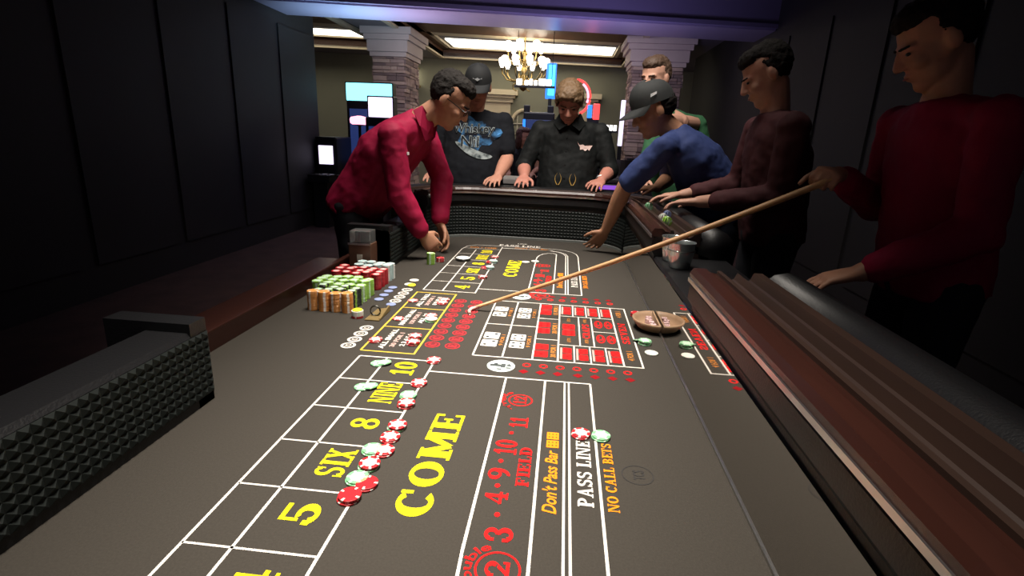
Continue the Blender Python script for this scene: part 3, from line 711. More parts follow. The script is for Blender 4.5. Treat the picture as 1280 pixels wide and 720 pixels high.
bank('bankred','red_chip','red',[1.945,1.986,2.027],XS,True)
bank('bankblue','blue_chip','pale blue',[2.075,2.116],XS[:4],False)
for kind,lst in rest.items():
    me=CH[kind]; mb=MB(); src=[tuple(v.co) for v in me.vertices]; fs=[tuple(p.vertices) for p in me.polygons]; mis=[p.material_index for p in me.polygons]
    for x,y,k in lst:
        b=len(mb.v); mb.v+=[(a+x,c+y,d+FELT+.0008+k*H) for a,c,d in src]; mb.f+=[tuple(i+b for i in f) for f in fs]; mb.mi+=mis
    o=mb.build({'bankorange':'orange_chips','bankblack':'black_chips','bankgreen':'green_chips','bankred':'red_chips','bankblue':'blue_chips'}[kind],list(me.materials))
    tag(o,{'bankorange':'orange','bankblack':'black and lime','bankgreen':'lime green','bankred':'red','bankblue':'pale blue'}[kind]+' chips in the inner rows of the bank','casino chips',kind='stuff')

# ================================================================== SMALL THINGS ON THE TABLE
# dice bowl: half-round wooden dish against the mirror
m_bowl=woodmat('bowl_wood',(.26,.16,.095),(.40,.26,.16),.45,10)
b=MB(); cx,cy=0,0
prof=[(.045,0),(.062,.006),(.078,.026),(.082,.036),(.078,.037),(.070,.026),(.055,.011),(.001,.007)]
b.lathe(prof,n=24,a0=R(90),a1=R(270))
m_=25
# flat back closing the half bowl
k=len(b.v); back=[(0,-p[0],p[1]) for p in prof[:4]]
b.add([(0,r_,z) for r_,z in prof[:4]]+[(0,-r_,z) for r_,z in prof[:4][::-1]],[tuple(range(8))])
b.add([(0,r_,z) for r_,z in prof[:4]]+[(0,-r_,z) for r_,z in prof[:4][::-1]]+[(-.005,r_,z) for r_,z in prof[:4]]+[(-.005,-r_,z) for r_,z in prof[:4][::-1]],[tuple(range(8,16))])
b.add([(-.005,-.08,.03),(0,-.08,.03),(0,.08,.03),(-.005,.08,.03),(-.005,-.08,.037),(0,-.08,.037),(0,.08,.037),(-.005,.08,.037)],[(4,5,6,7)])
bo=b.build('dice_bowl',m_bowl,None,True); bo.location=(TX1-.010,1.71,FELT+.001); tag(bo,'half-round brown wooden dice bowl against the mirror','bowl')
m_dice=mat('dice_rose',(.62,.42,.42),.25); 
def die3(x,y,z,rz,label):
    t=empty('die',(x,y,FELT+z),rz); tag(t,label,'die','dice in the bowl'); MB().box((-.009,-.009,0),(.009,.009,.018),bev=.002).build('cube',m_dice,t)
    q=MB()
    for u,v in ((-.004,-.004),(.004,.004),(0,0)): q.lathe([(.0018,.0182),(.0001,.0184)],c=(u,v,0),n=8)
    for u,v in ((-.004,.005),(.004,.013)): q.add([(u+.0018*math.cos(R(a)),-.0092,v+.0018*math.sin(R(a))) for a in range(0,360,45)],[tuple(range(8))])
    for u,v in ((-.004,.005),(.004,.013)): q.add([(-.0092,u+.0018*math.cos(R(a)),v+.0018*math.sin(R(a))) for a in range(0,360,45)],[tuple(range(8))])
    q.build('pip',m_black,t)
for i,(x,y,rz,l) in enumerate(((.318,1.742,.2,'farthest rose coloured die in the wooden bowl'),(.315,1.718,.5,'second farthest rose coloured die in the wooden bowl'),(.320,1.694,-.1,'second nearest rose coloured die in the wooden bowl'),(.322,1.668,.3,'nearest rose coloured die in the wooden bowl'))): die3(x,y,.0135,rz,l)
# brass clip tray
m_brass=mat('old_brass',(.24,.17,.07),.45,.4); t=empty('brass_clip',(-.598,1.65,FELT+.001)); tag(t,'brown and brass clip plate beside the white rings and bank','clip')
MB().prism([(-.024,-.064),(.026,-.064),(.026,.045),(.012,.07),(-.02,.05)],0,.003).build('plate',m_brass,t)
MB().add([(.024,-.055,.003),(.024,.05,.003),(.022,.045,.022),(.022,.0,.014),(.02,-.055,.006),(.027,-.055,.003),(.027,.05,.003),(.026,.045,.022),(.026,.0,.014),(.026,-.055,.006)],[(0,1,2,3,4),(9,8,7,6,5),(0,4,9,5),(1,6,7,2),(2,7,8,3),(3,8,9,4)]).build('raised_fin',m_brass,t)
MB().tube([(-.002+.017*math.cos(R(a)),-.02,.02+.017*math.sin(R(a))) for a in range(0,360,24)],.003,6,closed=True).build('spring_ring',mat('dark_steel',(.1,.1,.09),.35,1),t,True)
# drop box with clear top
m_box=woodmat('drop_box_wood',(.075,.032,.02),(.12,.055,.032),.45,8); m_acr=mat('clear_acrylic',(.8,.82,.82),.08,trans=.9,ior=1.3)
t=empty('drop_box',(-.855,2.19,FELT+.001)); tag(t,'small brown wooden box with clear lid behind the chip bank','box')
MB().box((-.048,-.035,0),(.048,.05,.13),bev=.003).build('body',m_box,t); MB().box((-.044,-.031,.13),(.044,.046,.185),bev=.002).build('clear_lid',m_acr,t)
MB().box((-.05,-.038,.126),(.05,-.035,.134)).build('metal_strip',m_steel,t); MB().box((-.012,-.037,.045),(.012,-.0345,.085)).build('paper_label',mat('paper',(.5,.45,.38),.8),t); MB().box((-.004,-.033,.14),(.004,-.03,.182)).build('paddle_stem',m_steel,t)
# stickman's stick
t=empty('dealer_stick',(-.281,1.77,FELT+.012)); tag(t,'long thin tan rattan stick reaching across the table','stick')
d=V((.367+.281,1.75-1.77,.31-.012)); pts=[V((0,0,0))+d*s+V((0,0,-.015*math.sin(math.pi*min(1,s/1.75)))) for s in [k/10*1.72 for k in range(11)]]
m_stick=woodmat('rattan',(.36,.19,.08),(.50,.28,.12),.45,12)
MB().tube(pts,[.006+.0005*k for k in range(11)],10).build('shaft',m_stick,t,True)
MB().tube([(.012,0,.004),(-.004,0,-.003),(-.016,-.006,-.005),(-.02,-.03,-.005),(-.012,-.06,-.005)],[.007,.007,.0065,.006,.005],8).build('crook',mat('crook_tip',(.55,.42,.35),.5),t,True)
# steel cups on the stickman's ledge
for i,(x,y,l,r_) in enumerate(((.402,1.905,'farther polished steel cup on the ledge right of the dice bowl',.04),(.41,1.80,'nearer polished steel cup on the ledge right of the dice bowl',.045))):
    t=empty('steel_cup',(x,y,FELT+LO+.001)); tag(t,l,'cup','steel cups on the ledge')
    MB().lathe([(r_*.7,0),(r_*.75,.002),(r_*.95,.05),(r_,.085),(r_*1.05,.088),(r_*.97,.086),(r_*.9,.05),(r_*.7,.006),(.001,.005)],n=28).build('shell',m_chrome,t,True)
    MB().tube([(r_*.97*math.cos(R(a)),r_*.97*math.sin(R(a)),.06) for a in range(0,360,20)],.003,6,closed=True).build('band',m_chrome,t,True)
# chips standing in the players' rack
def rack(y0,n,kind,off,label,grp):
    for i in range(n):
        o=meshobj(kind+'_chip',CH[{'green':'green','lime':'bankgreen','white':'white','blue':'lammer'}[kind]]); o.location=(TX1+off,y0+i*.0037,FELT+HI-.006); o.rotation_euler=(R(90),0,i*.7); tag(o,label,'casino chip',grp)
rack(2.70,6,'green',.08,'mint green chip standing in the rail rack below the resting hands','green chips in the rail rack')
rack(2.20,7,'lime',.08,'lime chip standing in the rail rack near the stick','lime chips in the rail rack')
rack(2.29,5,'white',.08,'white chip standing in the rail rack just past the lime ones','white chips in the rail rack')
rack(2.42,5,'blue',.12,'blue chip standing in the rail rack by the red sleeve','blue chips in the rail rack')

# ================================================================== BACKGROUND THINGS
# chandelier
m_bulb=mat('frosted_shade_lit',(1,1,1),.5,emit=(1,.88,.68),estr=9)
cx,cy=-.85,10.2
t=empty('chandelier',(cx,cy,0)); tag(t,'gilt chandelier with two tiers of glowing shades below the coffer','chandelier')
MB().tube([(0,0,3.045),(0,0,2.95),(0,0,2.2)],.014,8).build('stem',m_gilt,t,True)
MB().lathe([(.001,2.12),(.05,2.15),(.09,2.22),(.05,2.30),(.03,2.42),(.06,2.5),(.03,2.56),(.02,2.7),(.05,2.76),(.02,2.82)],n=16).build('body',m_gilt,t,True)
for tier,(z,rad,n,off) in enumerate(((2.62,.40,10,0),(2.88,.30,6,.3))):
    for k in range(n):
        a=off+2*math.pi*k/n; c,s=math.cos(a),math.sin(a)
        MB().tube([(c*r_,s*r_,zz) for r_,zz in ((.04,z-.22),(rad*.35,z-.33),(rad*.75,z-.31),(rad*.98,z-.2),(rad,z-.1))],.012,6).build('arm',m_gilt,t,True)
        sh_=MB().lathe([(.025,z-.1),(.045,z-.05),(.062,z+.02),(.058,z+.05),(.03,z+.07),(.001,z+.07)],c=(c*rad,s*rad,0),n=12).build('shade',m_bulb,t,True)
for s in (-1,1):
    MB().tube([(s*.12+.07*math.cos(R(a)),0,2.2+.07*math.sin(R(a))) for a in range(0,300,25)],.012,6).build('scroll',m_gilt,t,True)
# slot machines
m_cab=mat('slot_cabinet_black',(.008,.008,.011),.35)
def glow(n,c,s): return mat(n,(.02,.02,.02),.3,emit=c,estr=s)
def slot(x,y,w,h,label,screen,topper=None,toph=.35,rz=0,tw=None,topname='topper_sign',extra=None):
    t=empty('slot_machine',(x,y,0),rz); tag(t,label,'slot machine','slot machines in the hall')
    MB().box((-w/2,-.1,0),(w/2,.45,h),bev=.025).build('cabinet',m_cab,t)
    MB().prism([(-w/2,-.38),(w/2,-.38),(w/2,-.1),(-w/2,-.1)],.62,.72).build('button_deck',m_cab,t)
    MB().box((-w/2+.05,-.34,0),(w/2-.05,-.1,.62)).build('base',m_cab,t)
    if screen: MB().box((-w/2+.05,-.115,.85),(w/2-.05,-.1,h-.12),bev=.004).build('screen',screen,t)
    for k in range(4): MB().box((-w/2+.08+k*.1,-.33,.72),(-w/2+.14+k*.1,-.27,.732),bev=.004).build('button',m_steel,t)
    if topper:
        tw=tw or w*.9; MB().box((-tw/2,.02,h),(tw/2,.16,h+toph),bev=.02).build(topname,topper,t)
        MB().box((-tw/2-.015,.03,h),(tw/2+.015,.18,h+toph+.015),bev=.01).build('topper_frame',m_cab,t)
    return t
g_cy=glow('glow_cyan',(.25,.85,1),2.2); g_w=glow('glow_lilac_white',(.85,.75,1),1.7); g_blue=glow('glow_blue',(.02,.2,1),2.0); g_sky=glow('glow_sky',(.06,.5,1),2.6)
g_red=glow('glow_red',(1,.05,.05),2.2); g_pk=glow('glow_pink',(1,.35,.5),2.5); g_dim=glow('glow_dim_blue',(.05,.1,.4),.3); g_white=glow('glow_white',(1,.96,.92),3); g_pur=glow('glow_purple',(.35,.1,.8),.9)
slot(-3.02,8.2,.62,1.75,'slot machine with cyan topper beyond the left of the dealer',g_dim,g_cy,.26,tw=.72)
slot(-2.52,7.25,.34,1.5,'slot machine with lilac screen just left of the dealer\'s back',g_dim,g_w,.26,tw=.34)
# red beacon lamp
t=empty('beacon_lamp',(-2.98,7.7,0)); tag(t,'round red beacon lamp left of the dealer\'s back','lamp')
MB().lathe([(.06,0),(.06,.02),(.02,.03),(.02,1.38),(.1,1.4)],n=16).build('post',m_cab,t,True); MB().lathe([(.1,1.4),(.13,1.42),(.135,1.47),(.12,1.5),(.03,1.52),(.001,1.52)],n=20).build('lens',g_pk,t,True)
slot(-3.3,7.35,.3,1.22,'slot machine with white lit screen at the left edge',g_w)
# centre bank of machines behind the man in the black shirt
s1=slot(-.47,9.0,.5,1.72,'tall dark slot machine left of the fair-haired man',g_dim); 
MB().box((-.25,-.13,.95),(-.21,-.1,1.6)).build('blue_light_strip',g_blue,s1); 
for x_ in (-.25,.13): MB().box((x_,-.08,1.72),(x_+.1,.0,1.82),bev=.01).build('horn_topper',m_cab,s1)
t=empty('light_tower',(-.335,9.7,0)); tag(t,'tall glowing blue light tower behind the fair-haired man','sign')
MB().box((-.085,-.04,1.98),(.085,.04,2.55),bev=.01).build('tower_body',g_blue,t); MB().box((-.045,-.05,2.03),(.065,-.04,2.52),bev=.004).build('tower_face',g_sky,t); MB().box((-.03,-.03,0),(.03,.03,1.98)).build('post',m_cab,t)
s2=slot(0,9.1,.42,1.62,'slot machine directly behind the fair-haired man\'s head',g_w)
t=empty('neon_ring',(.11,9.7,0)); tag(t,'pink and red neon ring sign at the fair-haired man\'s shoulder','sign')
arc=[(.24*math.cos(R(a)),0,2.02+.28*math.sin(R(a))) for a in range(-70,100,10)]
MB().tube(arc,.022,8).build('red_tube',g_red,t,True); MB().tube([(x*.86,-.03,2.02+(z-2.02)*.88) for x,_,z in arc[5:14]],.018,8).build('pink_tube',g_pk,t,True)
MB().box((-.03,.03,0),(.03,.08,2.3)).build('post',m_cab,t)
s3=slot(.40,9.0,.34,1.55,'slot machine with red and blue lamps right of the fair-haired man',g_dim)
MB().box((-.1,-.05,1.66),(-.03,.02,1.86),bev=.01).build('blue_lamp',g_blue,s3); MB().box((-.01,-.06,1.64),(.09,.02,1.88),bev=.01).build('red_lamp',g_red,s3); MB().box((-.1,-.05,1.55),(.09,.02,1.66)).build('lamp_base',m_cab,s3)
# glowing script sign below the chandelier
t=empty('hanging_sign',(-.62,9.6,0)); tag(t,'white glowing script sign hanging under the chandelier','sign')
for k,(x,w,h) in enumerate(((-.30,.1,.1),(-.16,.07,.08),(-.08,.06,.1),(.0,.06,.08),(.08,.12,.11),(.2,.1,.1))): MB().box((x,-.02,2.18),(x+w,.01,2.18+h),bev=.018).build('glowing_letter',g_white,t)
MB().box((-.34,.015,2.14),(.36,.04,2.18),bev=.008).build('sign_bar',m_cab,t)
for x in (-.3,.3): MB().tube([(x,.03,2.16),(x,.03,3.035)],.006,6).build('hanger',m_cab,t)
# white led post and sign on the right
t=empty('led_post',(.86,9.0,0)); tag(t,'slim white and violet lit post beside the right stone column','lamp post')
MB().box((-.03,-.03,0),(.03,.03,1.25)).build('post',m_cab,t); MB().box((-.035,-.04,1.25),(.03,.03,1.95),bev=.008).build('light_tube',glow('glow_violet_white',(.8,.72,1),1.6),t)
t=empty('exit_sign',(.70,9.05,0)); tag(t,'small white glowing sign right of the black shirt shoulder','sign'); MB().box((-.02,.02,0),(.02,.06,1.46)).build('post',m_cab,t)
for k in range(3): MB().box((-.09+k*.065,0,1.48),(-.04+k*.065,.03,1.57),bev=.01).build('glowing_letter',g_white,t)
MB().box((-.1,.02,1.45),(.11,.05,1.48)).build('sign_bar',m_cab,t)
# dark stools and low partition between the players
m_stool=mat('stool_dark',(.02,.014,.02),.5)
def stool(x,y,label,h=.74):
    t=empty('bar_stool',(x,y,0)); tag(t,label,'stool','stools beyond the table')
    MB().lathe([(.2,.0),(.2,.02),(.03,.04),(.03,h-.12),(.18,h-.1)],n=16).build('pedestal',m_steel,t,True); MB().lathe([(.19,h-.1),(.21,h-.07),(.2,h-.02),(.001,h)],n=20).build('seat',m_stool,t,True)
    mb=MB(); n=10
    for k in range(n+1): pass
    pts=[(.2*math.cos(R(a)),.2*math.sin(R(a))) for a in range(-160,-19,14)]; pin=[(.17*math.cos(R(a)),.17*math.sin(R(a))) for a in range(-160,-19,14)][::-1]
    mb.prism([(a,-b) for a,b in pts+pin] if h<.7 else pts+pin,h,h+.38).build('backrest',m_stool,t)
for x,y,l in ((.62,6.4,'dark stool seen right of the black shirt'),(.98,7.2,'dark stool beyond the blue shirt')): stool(x,y,l)
stool(-.565,7.33,'stool under the red-haired woman far behind',.58)
t=empty('gaming_counter',(.55,5.6,0)); tag(t,'low dark counter with purple lit edge behind the rail','counter')
MB().box((-.5,-.25,0),(.7,.25,.92),bev=.02).build('body',m_cab,t); MB().box((-.52,-.27,.92),(.72,.27,.97),bev=.015).build('top',m_stool,t); MB().box((-.2,-.262,.86),(.5,-.25,.9)).build('purple_light',g_pur,t)
t=empty('side_counter',(-.72,5.4,0)); tag(t,'pale topped low counter seen between the two middle players','counter')
MB().box((-.35,-.2,0),(.35,.2,.88),bev=.02).build('body',m_cab,t); MB().box((-.37,-.22,.88),(.37,.22,.93),bev=.01).build('top',mat('grey_laminate',(.3,.28,.27),.4),t)

# ================================================================== PEOPLE
def blob(prims, voxel, smooth=4, disp=0, dsize=.1):
    mb=MB()
    for p in prims:
        k=p[0]
        if k=='cap':
            _,a,ra,b,rb=p; a,b=V(a),V(b); d=b-a; L=d.length; d=d.normalized() if L>1e-6 else V((0,0,1))
            ref=V((0,0,1)) if abs(d.z)<.9 else V((1,0,0)); u=d.cross(ref).normalized(); w=d.cross(u); n=14
            rings=[]
            for q in (-75,-45,-15): rings.append((a+d*ra*math.sin(R(q)),ra*math.cos(R(q))))
            for s in (.25,.5,.75): rings.append((a+d*L*s,ra+(rb-ra)*s))
            for q in (15,45,75): rings.append((b+d*rb*math.sin(R(q)),rb*math.cos(R(q))))
            vs=[];fs=[]
            for c,r_ in rings: vs+=[c+r_*(math.cos(2*math.pi*i/n)*u+math.sin(2*math.pi*i/n)*w) for i in range(n)]
            for i in range(len(rings)-1):
                for j in range(n): fs.append((i*n+j,i*n+(j+1)%n,(i+1)*n+(j+1)%n,(i+1)*n+j))
            fs+=[tuple(range(n))[::-1],tuple(range((len(rings)-1)*n,len(rings)*n))]; mb.add(vs,fs)
        elif k=='ell':
            _,c,A=p   # A: three half-axis vectors
            c=V(c); n=16; m=9; vs=[];fs=[]
            for i in range(m):
                th=math.pi*(i+.5)/m
                for j in range(n):
                    ph=2*math.pi*j/n; vs.append(c+V(A[0])*math.sin(th)*math.cos(ph)+V(A[1])*math.sin(th)*math.sin(ph)+V(A[2])*math.cos(th))
            for i in range(m-1):
                for j in range(n): fs.append((i*n+j,(i+1)*n+j,(i+1)*n+(j+1)%n,i*n+(j+1)%n))
            fs+=[tuple(range(n)),tuple(range((m-1)*n,m*n))[::-1]]; mb.add(vs,fs)
        elif k=='loft':
            _,rings=p; n=20; vs=[];fs=[]
            for c,u,w in rings: vs+=[V(c)+V(u)*math.copysign(abs(math.cos(2*math.pi*i/n))**.85,math.cos(2*math.pi*i/n))+V(w)*math.copysign(abs(math.sin(2*math.pi*i/n))**.85,math.sin(2*math.pi*i/n)) for i in range(n)]
            for i in range(len(rings)-1):
                for j in range(n): fs.append((i*n+j,i*n+(j+1)%n,(i+1)*n+(j+1)%n,(i+1)*n+j))
            fs+=[tuple(range(n))[::-1],tuple(range((len(rings)-1)*n,len(rings)*n))]; mb.add(vs,fs)
    me=bpy.data.meshes.new('blob'); me.from_pydata(mb.v,[],mb.f); me.update()
    bm=bmesh.new(); bm.from_mesh(me); bmesh.ops.recalc_face_normals(bm,faces=bm.faces[:]); bm.to_mesh(me); bm.free()
    o=bpy.data.objects.new('blob',me); COL.objects.link(o)
    r_=o.modifiers.new('r','REMESH'); r_.mode='VOXEL'; r_.voxel_size=voxel
    if smooth: s=o.modifiers.new('s','SMOOTH'); s.factor=.5; s.iterations=smooth
    if disp:
        tx=bpy.data.textures.new('folds','CLOUDS'); tx.noise_scale=dsize; tx.noise_depth=2
        dm=o.modifiers.new('d','DISPLACE'); dm.texture=tx; dm.strength=disp; dm.mid_level=.5; dm.texture_coords='GLOBAL'
    dg=bpy.context.evaluated_depsgraph_get(); dg.update()
    out=bpy.data.meshes.new_from_object(o.evaluated_get(dg)); bpy.data.objects.remove(o); bpy.data.meshes.remove(me)
    out.polygons.foreach_set('use_smooth',[True]*len(out.polygons)); return out

def basis(f,up=(0,0,1)):
    f=V(f).normalized(); r_=f.cross(V(up)).normalized(); u=r_.cross(f); return r_,f,u   # right, forward, up
def hand(pr, wr, d, n, s, curl=(20,25,20), k=1.0, thumb=.5):
    """palm and five fingers; d along the hand, n out of the palm, s towards the thumb"""
    d=V(d).normalized(); n=V(n); n=(n-d*n.dot(d)).normalized(); s_=d.cross(n); s=s_ if s_.dot(V(s))>0 else -s_
    wr=V(wr)
    pr.append(('loft',[(wr-d*.02*k,s*.026*k,n*.02*k),(wr+d*.01*k,s*.028*k,n*.019*k),(wr+d*.045*k,s*.040*k,n*.017*k),(wr+d*.085*k,s*.043*k,n*.014*k),(wr+d*.098*k,s*.038*k,n*.010*k)]))
    for off,L,cu in ((.032,.072,0),(.0108,.080,3),(-.0108,.075,5),(-.032,.060,8)):
        p=wr+d*(.088-abs(off)*.12)*k+s*off*k; ang=0; dirn=(d+s*off*4.5).normalized(); r_=.0088*k
        for j,(fr_,c) in enumerate(zip((.46,.31,.23),curl)):
            ang+=c+cu*.5; a=R(ang); dd=dirn*math.cos(a)+n*math.sin(a); q=p+dd*L*fr_*k; pr.append(('cap',p,r_,q,r_*.92)); p=q; r_*=.92
    p=wr+d*.028*k+s*.026*k
    for L,dd,r_ in ((.036,s*.72+d*.62+n*thumb*.7,.0125),(.032,s*.35+d*.85+n*thumb,.0105),(.026,s*.05+d*.9+n*(thumb+.25),.0092)):
        q=p+dd.normalized()*L*k; pr.append(('cap',p,r_*k,q,r_*.9*k)); p=q
def head_prims(c,r_,f,u,k=1.0,jaw=1.0):
    P=lambda x,y,z: V(c)+(r_*x+f*y+u*z)*k
    E=lambda x,y,z,a,b,e: ('ell',P(x,y,z),(r_*a*k,f*b*k,u*e*k))
    return [E(0,-.012,.035,.076,.096,.088),E(0,.012,-.01,.068,.082,.085),E(0,.022,-.058,.056*jaw,.066,.058),E(0,.062,-.092,.026*jaw,.026,.022),
        E(0,.070,.022,.052,.020,.014),E(.034,.058,-.022,.026,.03,.024),E(-.034,.058,-.022,.026,.03,.024),
        ('cap',P(0,.090,.014),.008*k,P(0,.106,-.022),.0135*k),E(.012,.098,-.026,.009,.009,.008),E(-.012,.098,-.026,.009,.009,.008),
        E(0,.088,-.052,.024,.010,.006),E(0,.085,-.063,.021,.011,.007),
        E(.077,-.006,-.004,.010,.020,.032),E(-.077,-.006,-.004,.010,.020,.032)],P
m_eye=mat('eye_dark',(.02,.012,.01),.3); m_lip=mat('lip',(.32,.1,.08),.6)
def skinmat(n,c): return mat(n,c,.55,noise_amt=.12,nscale=18,bump=.05,bscale=120)
def person(label, J, skin, shirt, pants, hairm, fwd, headf, headup=(0,0,1), build=1.0, belly=.0, sleeve=1.0, hair='short', extra=None, voxel=.0055, hands=None, group=None, shirtname='shirt', head_k=1.0, legs=True):
    """J: joints in world space; the empty stands on the floor under the pelvis"""
    pel=V(J['pelvis']); root=empty('person',(pel.x,pel.y,0)); tag(root,label,'person',group)
    off=V((pel.x,pel.y,0)); J={k:V(v)-off for k,v in J.items()}
    bf=V(fwd).normalized()
    ne,ch,pe=J['neck'],J['chest'],J['pelvis']; sl,sr=J['sl'],J['sr']; side=(sr-sl).normalized()
    b=build
    # ---- body (skin): head, neck, core, arms, hands in one surface
    hr,hf,hu=basis(headf,headup); hp,P=head_prims(J['head'],hr,hf,hu,head_k)
    pr=list(hp); pr.append(('cap',ne-(ne-ch)*.15,.058*b,V(J['head'])-hu*.05*head_k-hf*.02,.052*b))
    pr.append(('cap',sl.lerp(sr,.12),.05,sl.lerp(sr,.88),.05)); pr.append(('cap',ne,.06,ch,.09)); pr.append(('cap',ch,.09,pe,.09))
    pr.append(('cap',ne-(ne-ch)*.1,.05,sl.lerp(sr,.5),.06))
    for q in 'lr':
        s,e,w=J['s'+q],J['e'+q],J['w'+q]
        pr.append(('cap',s,.052*b,e,.041*b)); pr.append(('cap',e,.041*b,e.lerp(w,.35),.042*b)); pr.append(('cap',e.lerp(w,.35),.042*b,w,.027*b))
        h=hands[q]; hand(pr,w,h[0],h[1],h[2],h[3] if len(h)>3 else (18,22,18),1.0,h[4] if len(h)>4 else .5)
    me=blob(pr,voxel,3); me.materials.append(skin); meshobj('body',me,root)
    # ---- shirt
    sp=[]; up=(ne-pe).normalized(); dep=side.cross(up).normalized()
    if dep.dot(bf)<0: dep=-dep
    wS=(sr-sl).length/2
    mid=pe.lerp(ch,.5)
    hem=pe-up*.06
    sp.append(('loft',[(hem+dep*belly*.5,side*(.17*b+belly*.5),dep*(.125*b+belly)),(pe+up*.06+dep*belly*.7,side*(.172*b+belly*.5),dep*(.13*b+belly*.9)),(mid+dep*belly*.6,side*(.165*b+belly*.4),dep*(.125*b+belly*.8)),(ch,side*(.185*b),dep*(.125*b+belly*.2)),(ch.lerp(ne,.55),side*wS*.92,dep*.1*b),(ch.lerp(ne,.85),side*wS*.62,dep*.075*b),(ne+up*.005,side*.072*b,dep*.066*b)]))
    for q in 'lr':
        s,e,w=J['s'+q],J['e'+q],J['w'+q]
        sp.append(('ell',s,(side*.06*b,dep*.064*b,up*.058*b))); sp.append(('cap',ne-up*.035,.055*b,s-up*.005,.056*b))
        if sleeve<=1: sp.append(('cap',s,.061*b,s.lerp(e,sleeve),.06*b))
        else:
            sp.append(('cap',s,.061*b,e,.054*b)); sp.append(('cap',e,.058*b,e.lerp(w,sleeve-1),.045*b))
    me=blob(sp,.009,4,.013,.055); me.materials.append(shirt); so=meshobj(shirtname,me,root)
    # ---- trousers and shoes
    if legs:
        tp=[('ell',pe-up*.02,(side*.175*b,dep*.13*b,up*.13))]
        for q in 'lr':
            h,k,a=J['h'+q],J['k'+q],J['a'+q]
            tp+= [('cap',h,.088*b,k,.062*b),('cap',k,.062*b,a,.05*b)]
        me=blob(tp,.014,3,.012,.08); me.materials.append(pants); meshobj('trousers',me,root)
        for q in 'lr':
            a=J['a'+q]; g=V((a.x,a.y,.0)); d=V((bf.x,bf.y,0)).normalized(); sd=V((-d.y,d.x,0))
            me=blob([('loft',[(g-d*.07+V((0,0,.045)),sd*.03,V((0,0,.04))),(g+V((0,0,.05)),sd*.042,V((0,0,.048))),(g+d*.1+V((0,0,.036)),sd*.046,V((0,0,.034))),(g+d*.19+V((0,0,.026)),sd*.03,V((0,0,.022)))])],.012,2); me.materials.append(mat('shoe_black',(.012,.012,.012),.4)); meshobj('shoe',me,root)
    # ---- face
    k=head_k
    def small(name,prims,m,vx=.0035,d=0):
        me=blob(prims,vx,1,d,.016); me.materials.append(m); return meshobj(name,me,root)
    for s in (-1,1):
        small('eye',[('ell',P(s*.031,.083,.006),(hr*.013*k,hf*.006*k,hu*.0055*k))],m_eye)
        small('eyebrow',[('cap',P(s*.014,.091,.024),.0045*k,P(s*.048,.080,.026),.0035*k)],hairm)
    small('mouth',[('ell',P(0,.097,-.058),(hr*.021*k,hf*.004*k,hu*.0035*k))],m_lip)
    # ---- hair
    E=lambda x,y,z,a,bb,e:('ell',P(x,y,z),(hr*a*k,hf*bb*k,hu*e*k))
    if hair=='short': hp=[E(0,-.030,.040,.081,.088,.092),E(0,.012,.085,.066,.075,.044),E(.070,-.03,.02,.014,.04,.04),E(-.070,-.03,.02,.014,.04,.04)]
    elif hair=='full': hp=[E(0,-.028,.040,.086,.09,.097),E(0,.02,.088,.074,.080,.046),E(.070,.012,.045,.018,.055,.05),E(-.070,.012,.045,.018,.055,.05),E(.02,.066,.086,.05,.034,.024),E(-.03,.072,.072,.03,.024,.024),E(-.052,.055,.062,.022,.03,.026),E(.05,.058,.07,.022,.028,.022),E(.077,-.02,.0,.01,.03,.03),E(-.077,-.02,.0,.01,.03,.03)]
    elif hair=='long': hp=[E(0,-.03,.035,.09,.092,.1),E(0,-.05,-.06,.085,.06,.13),E(.07,-.01,-.04,.025,.05,.1),E(-.07,-.01,-.04,.025,.05,.1),E(0,.02,.09,.07,.07,.04)]
    else: hp=[E(0,-.036,.018,.079,.083,.072)]
    small('hair',hp,hairm,.005,.012)
    return root,P,(hr,hf,hu),so,J,off
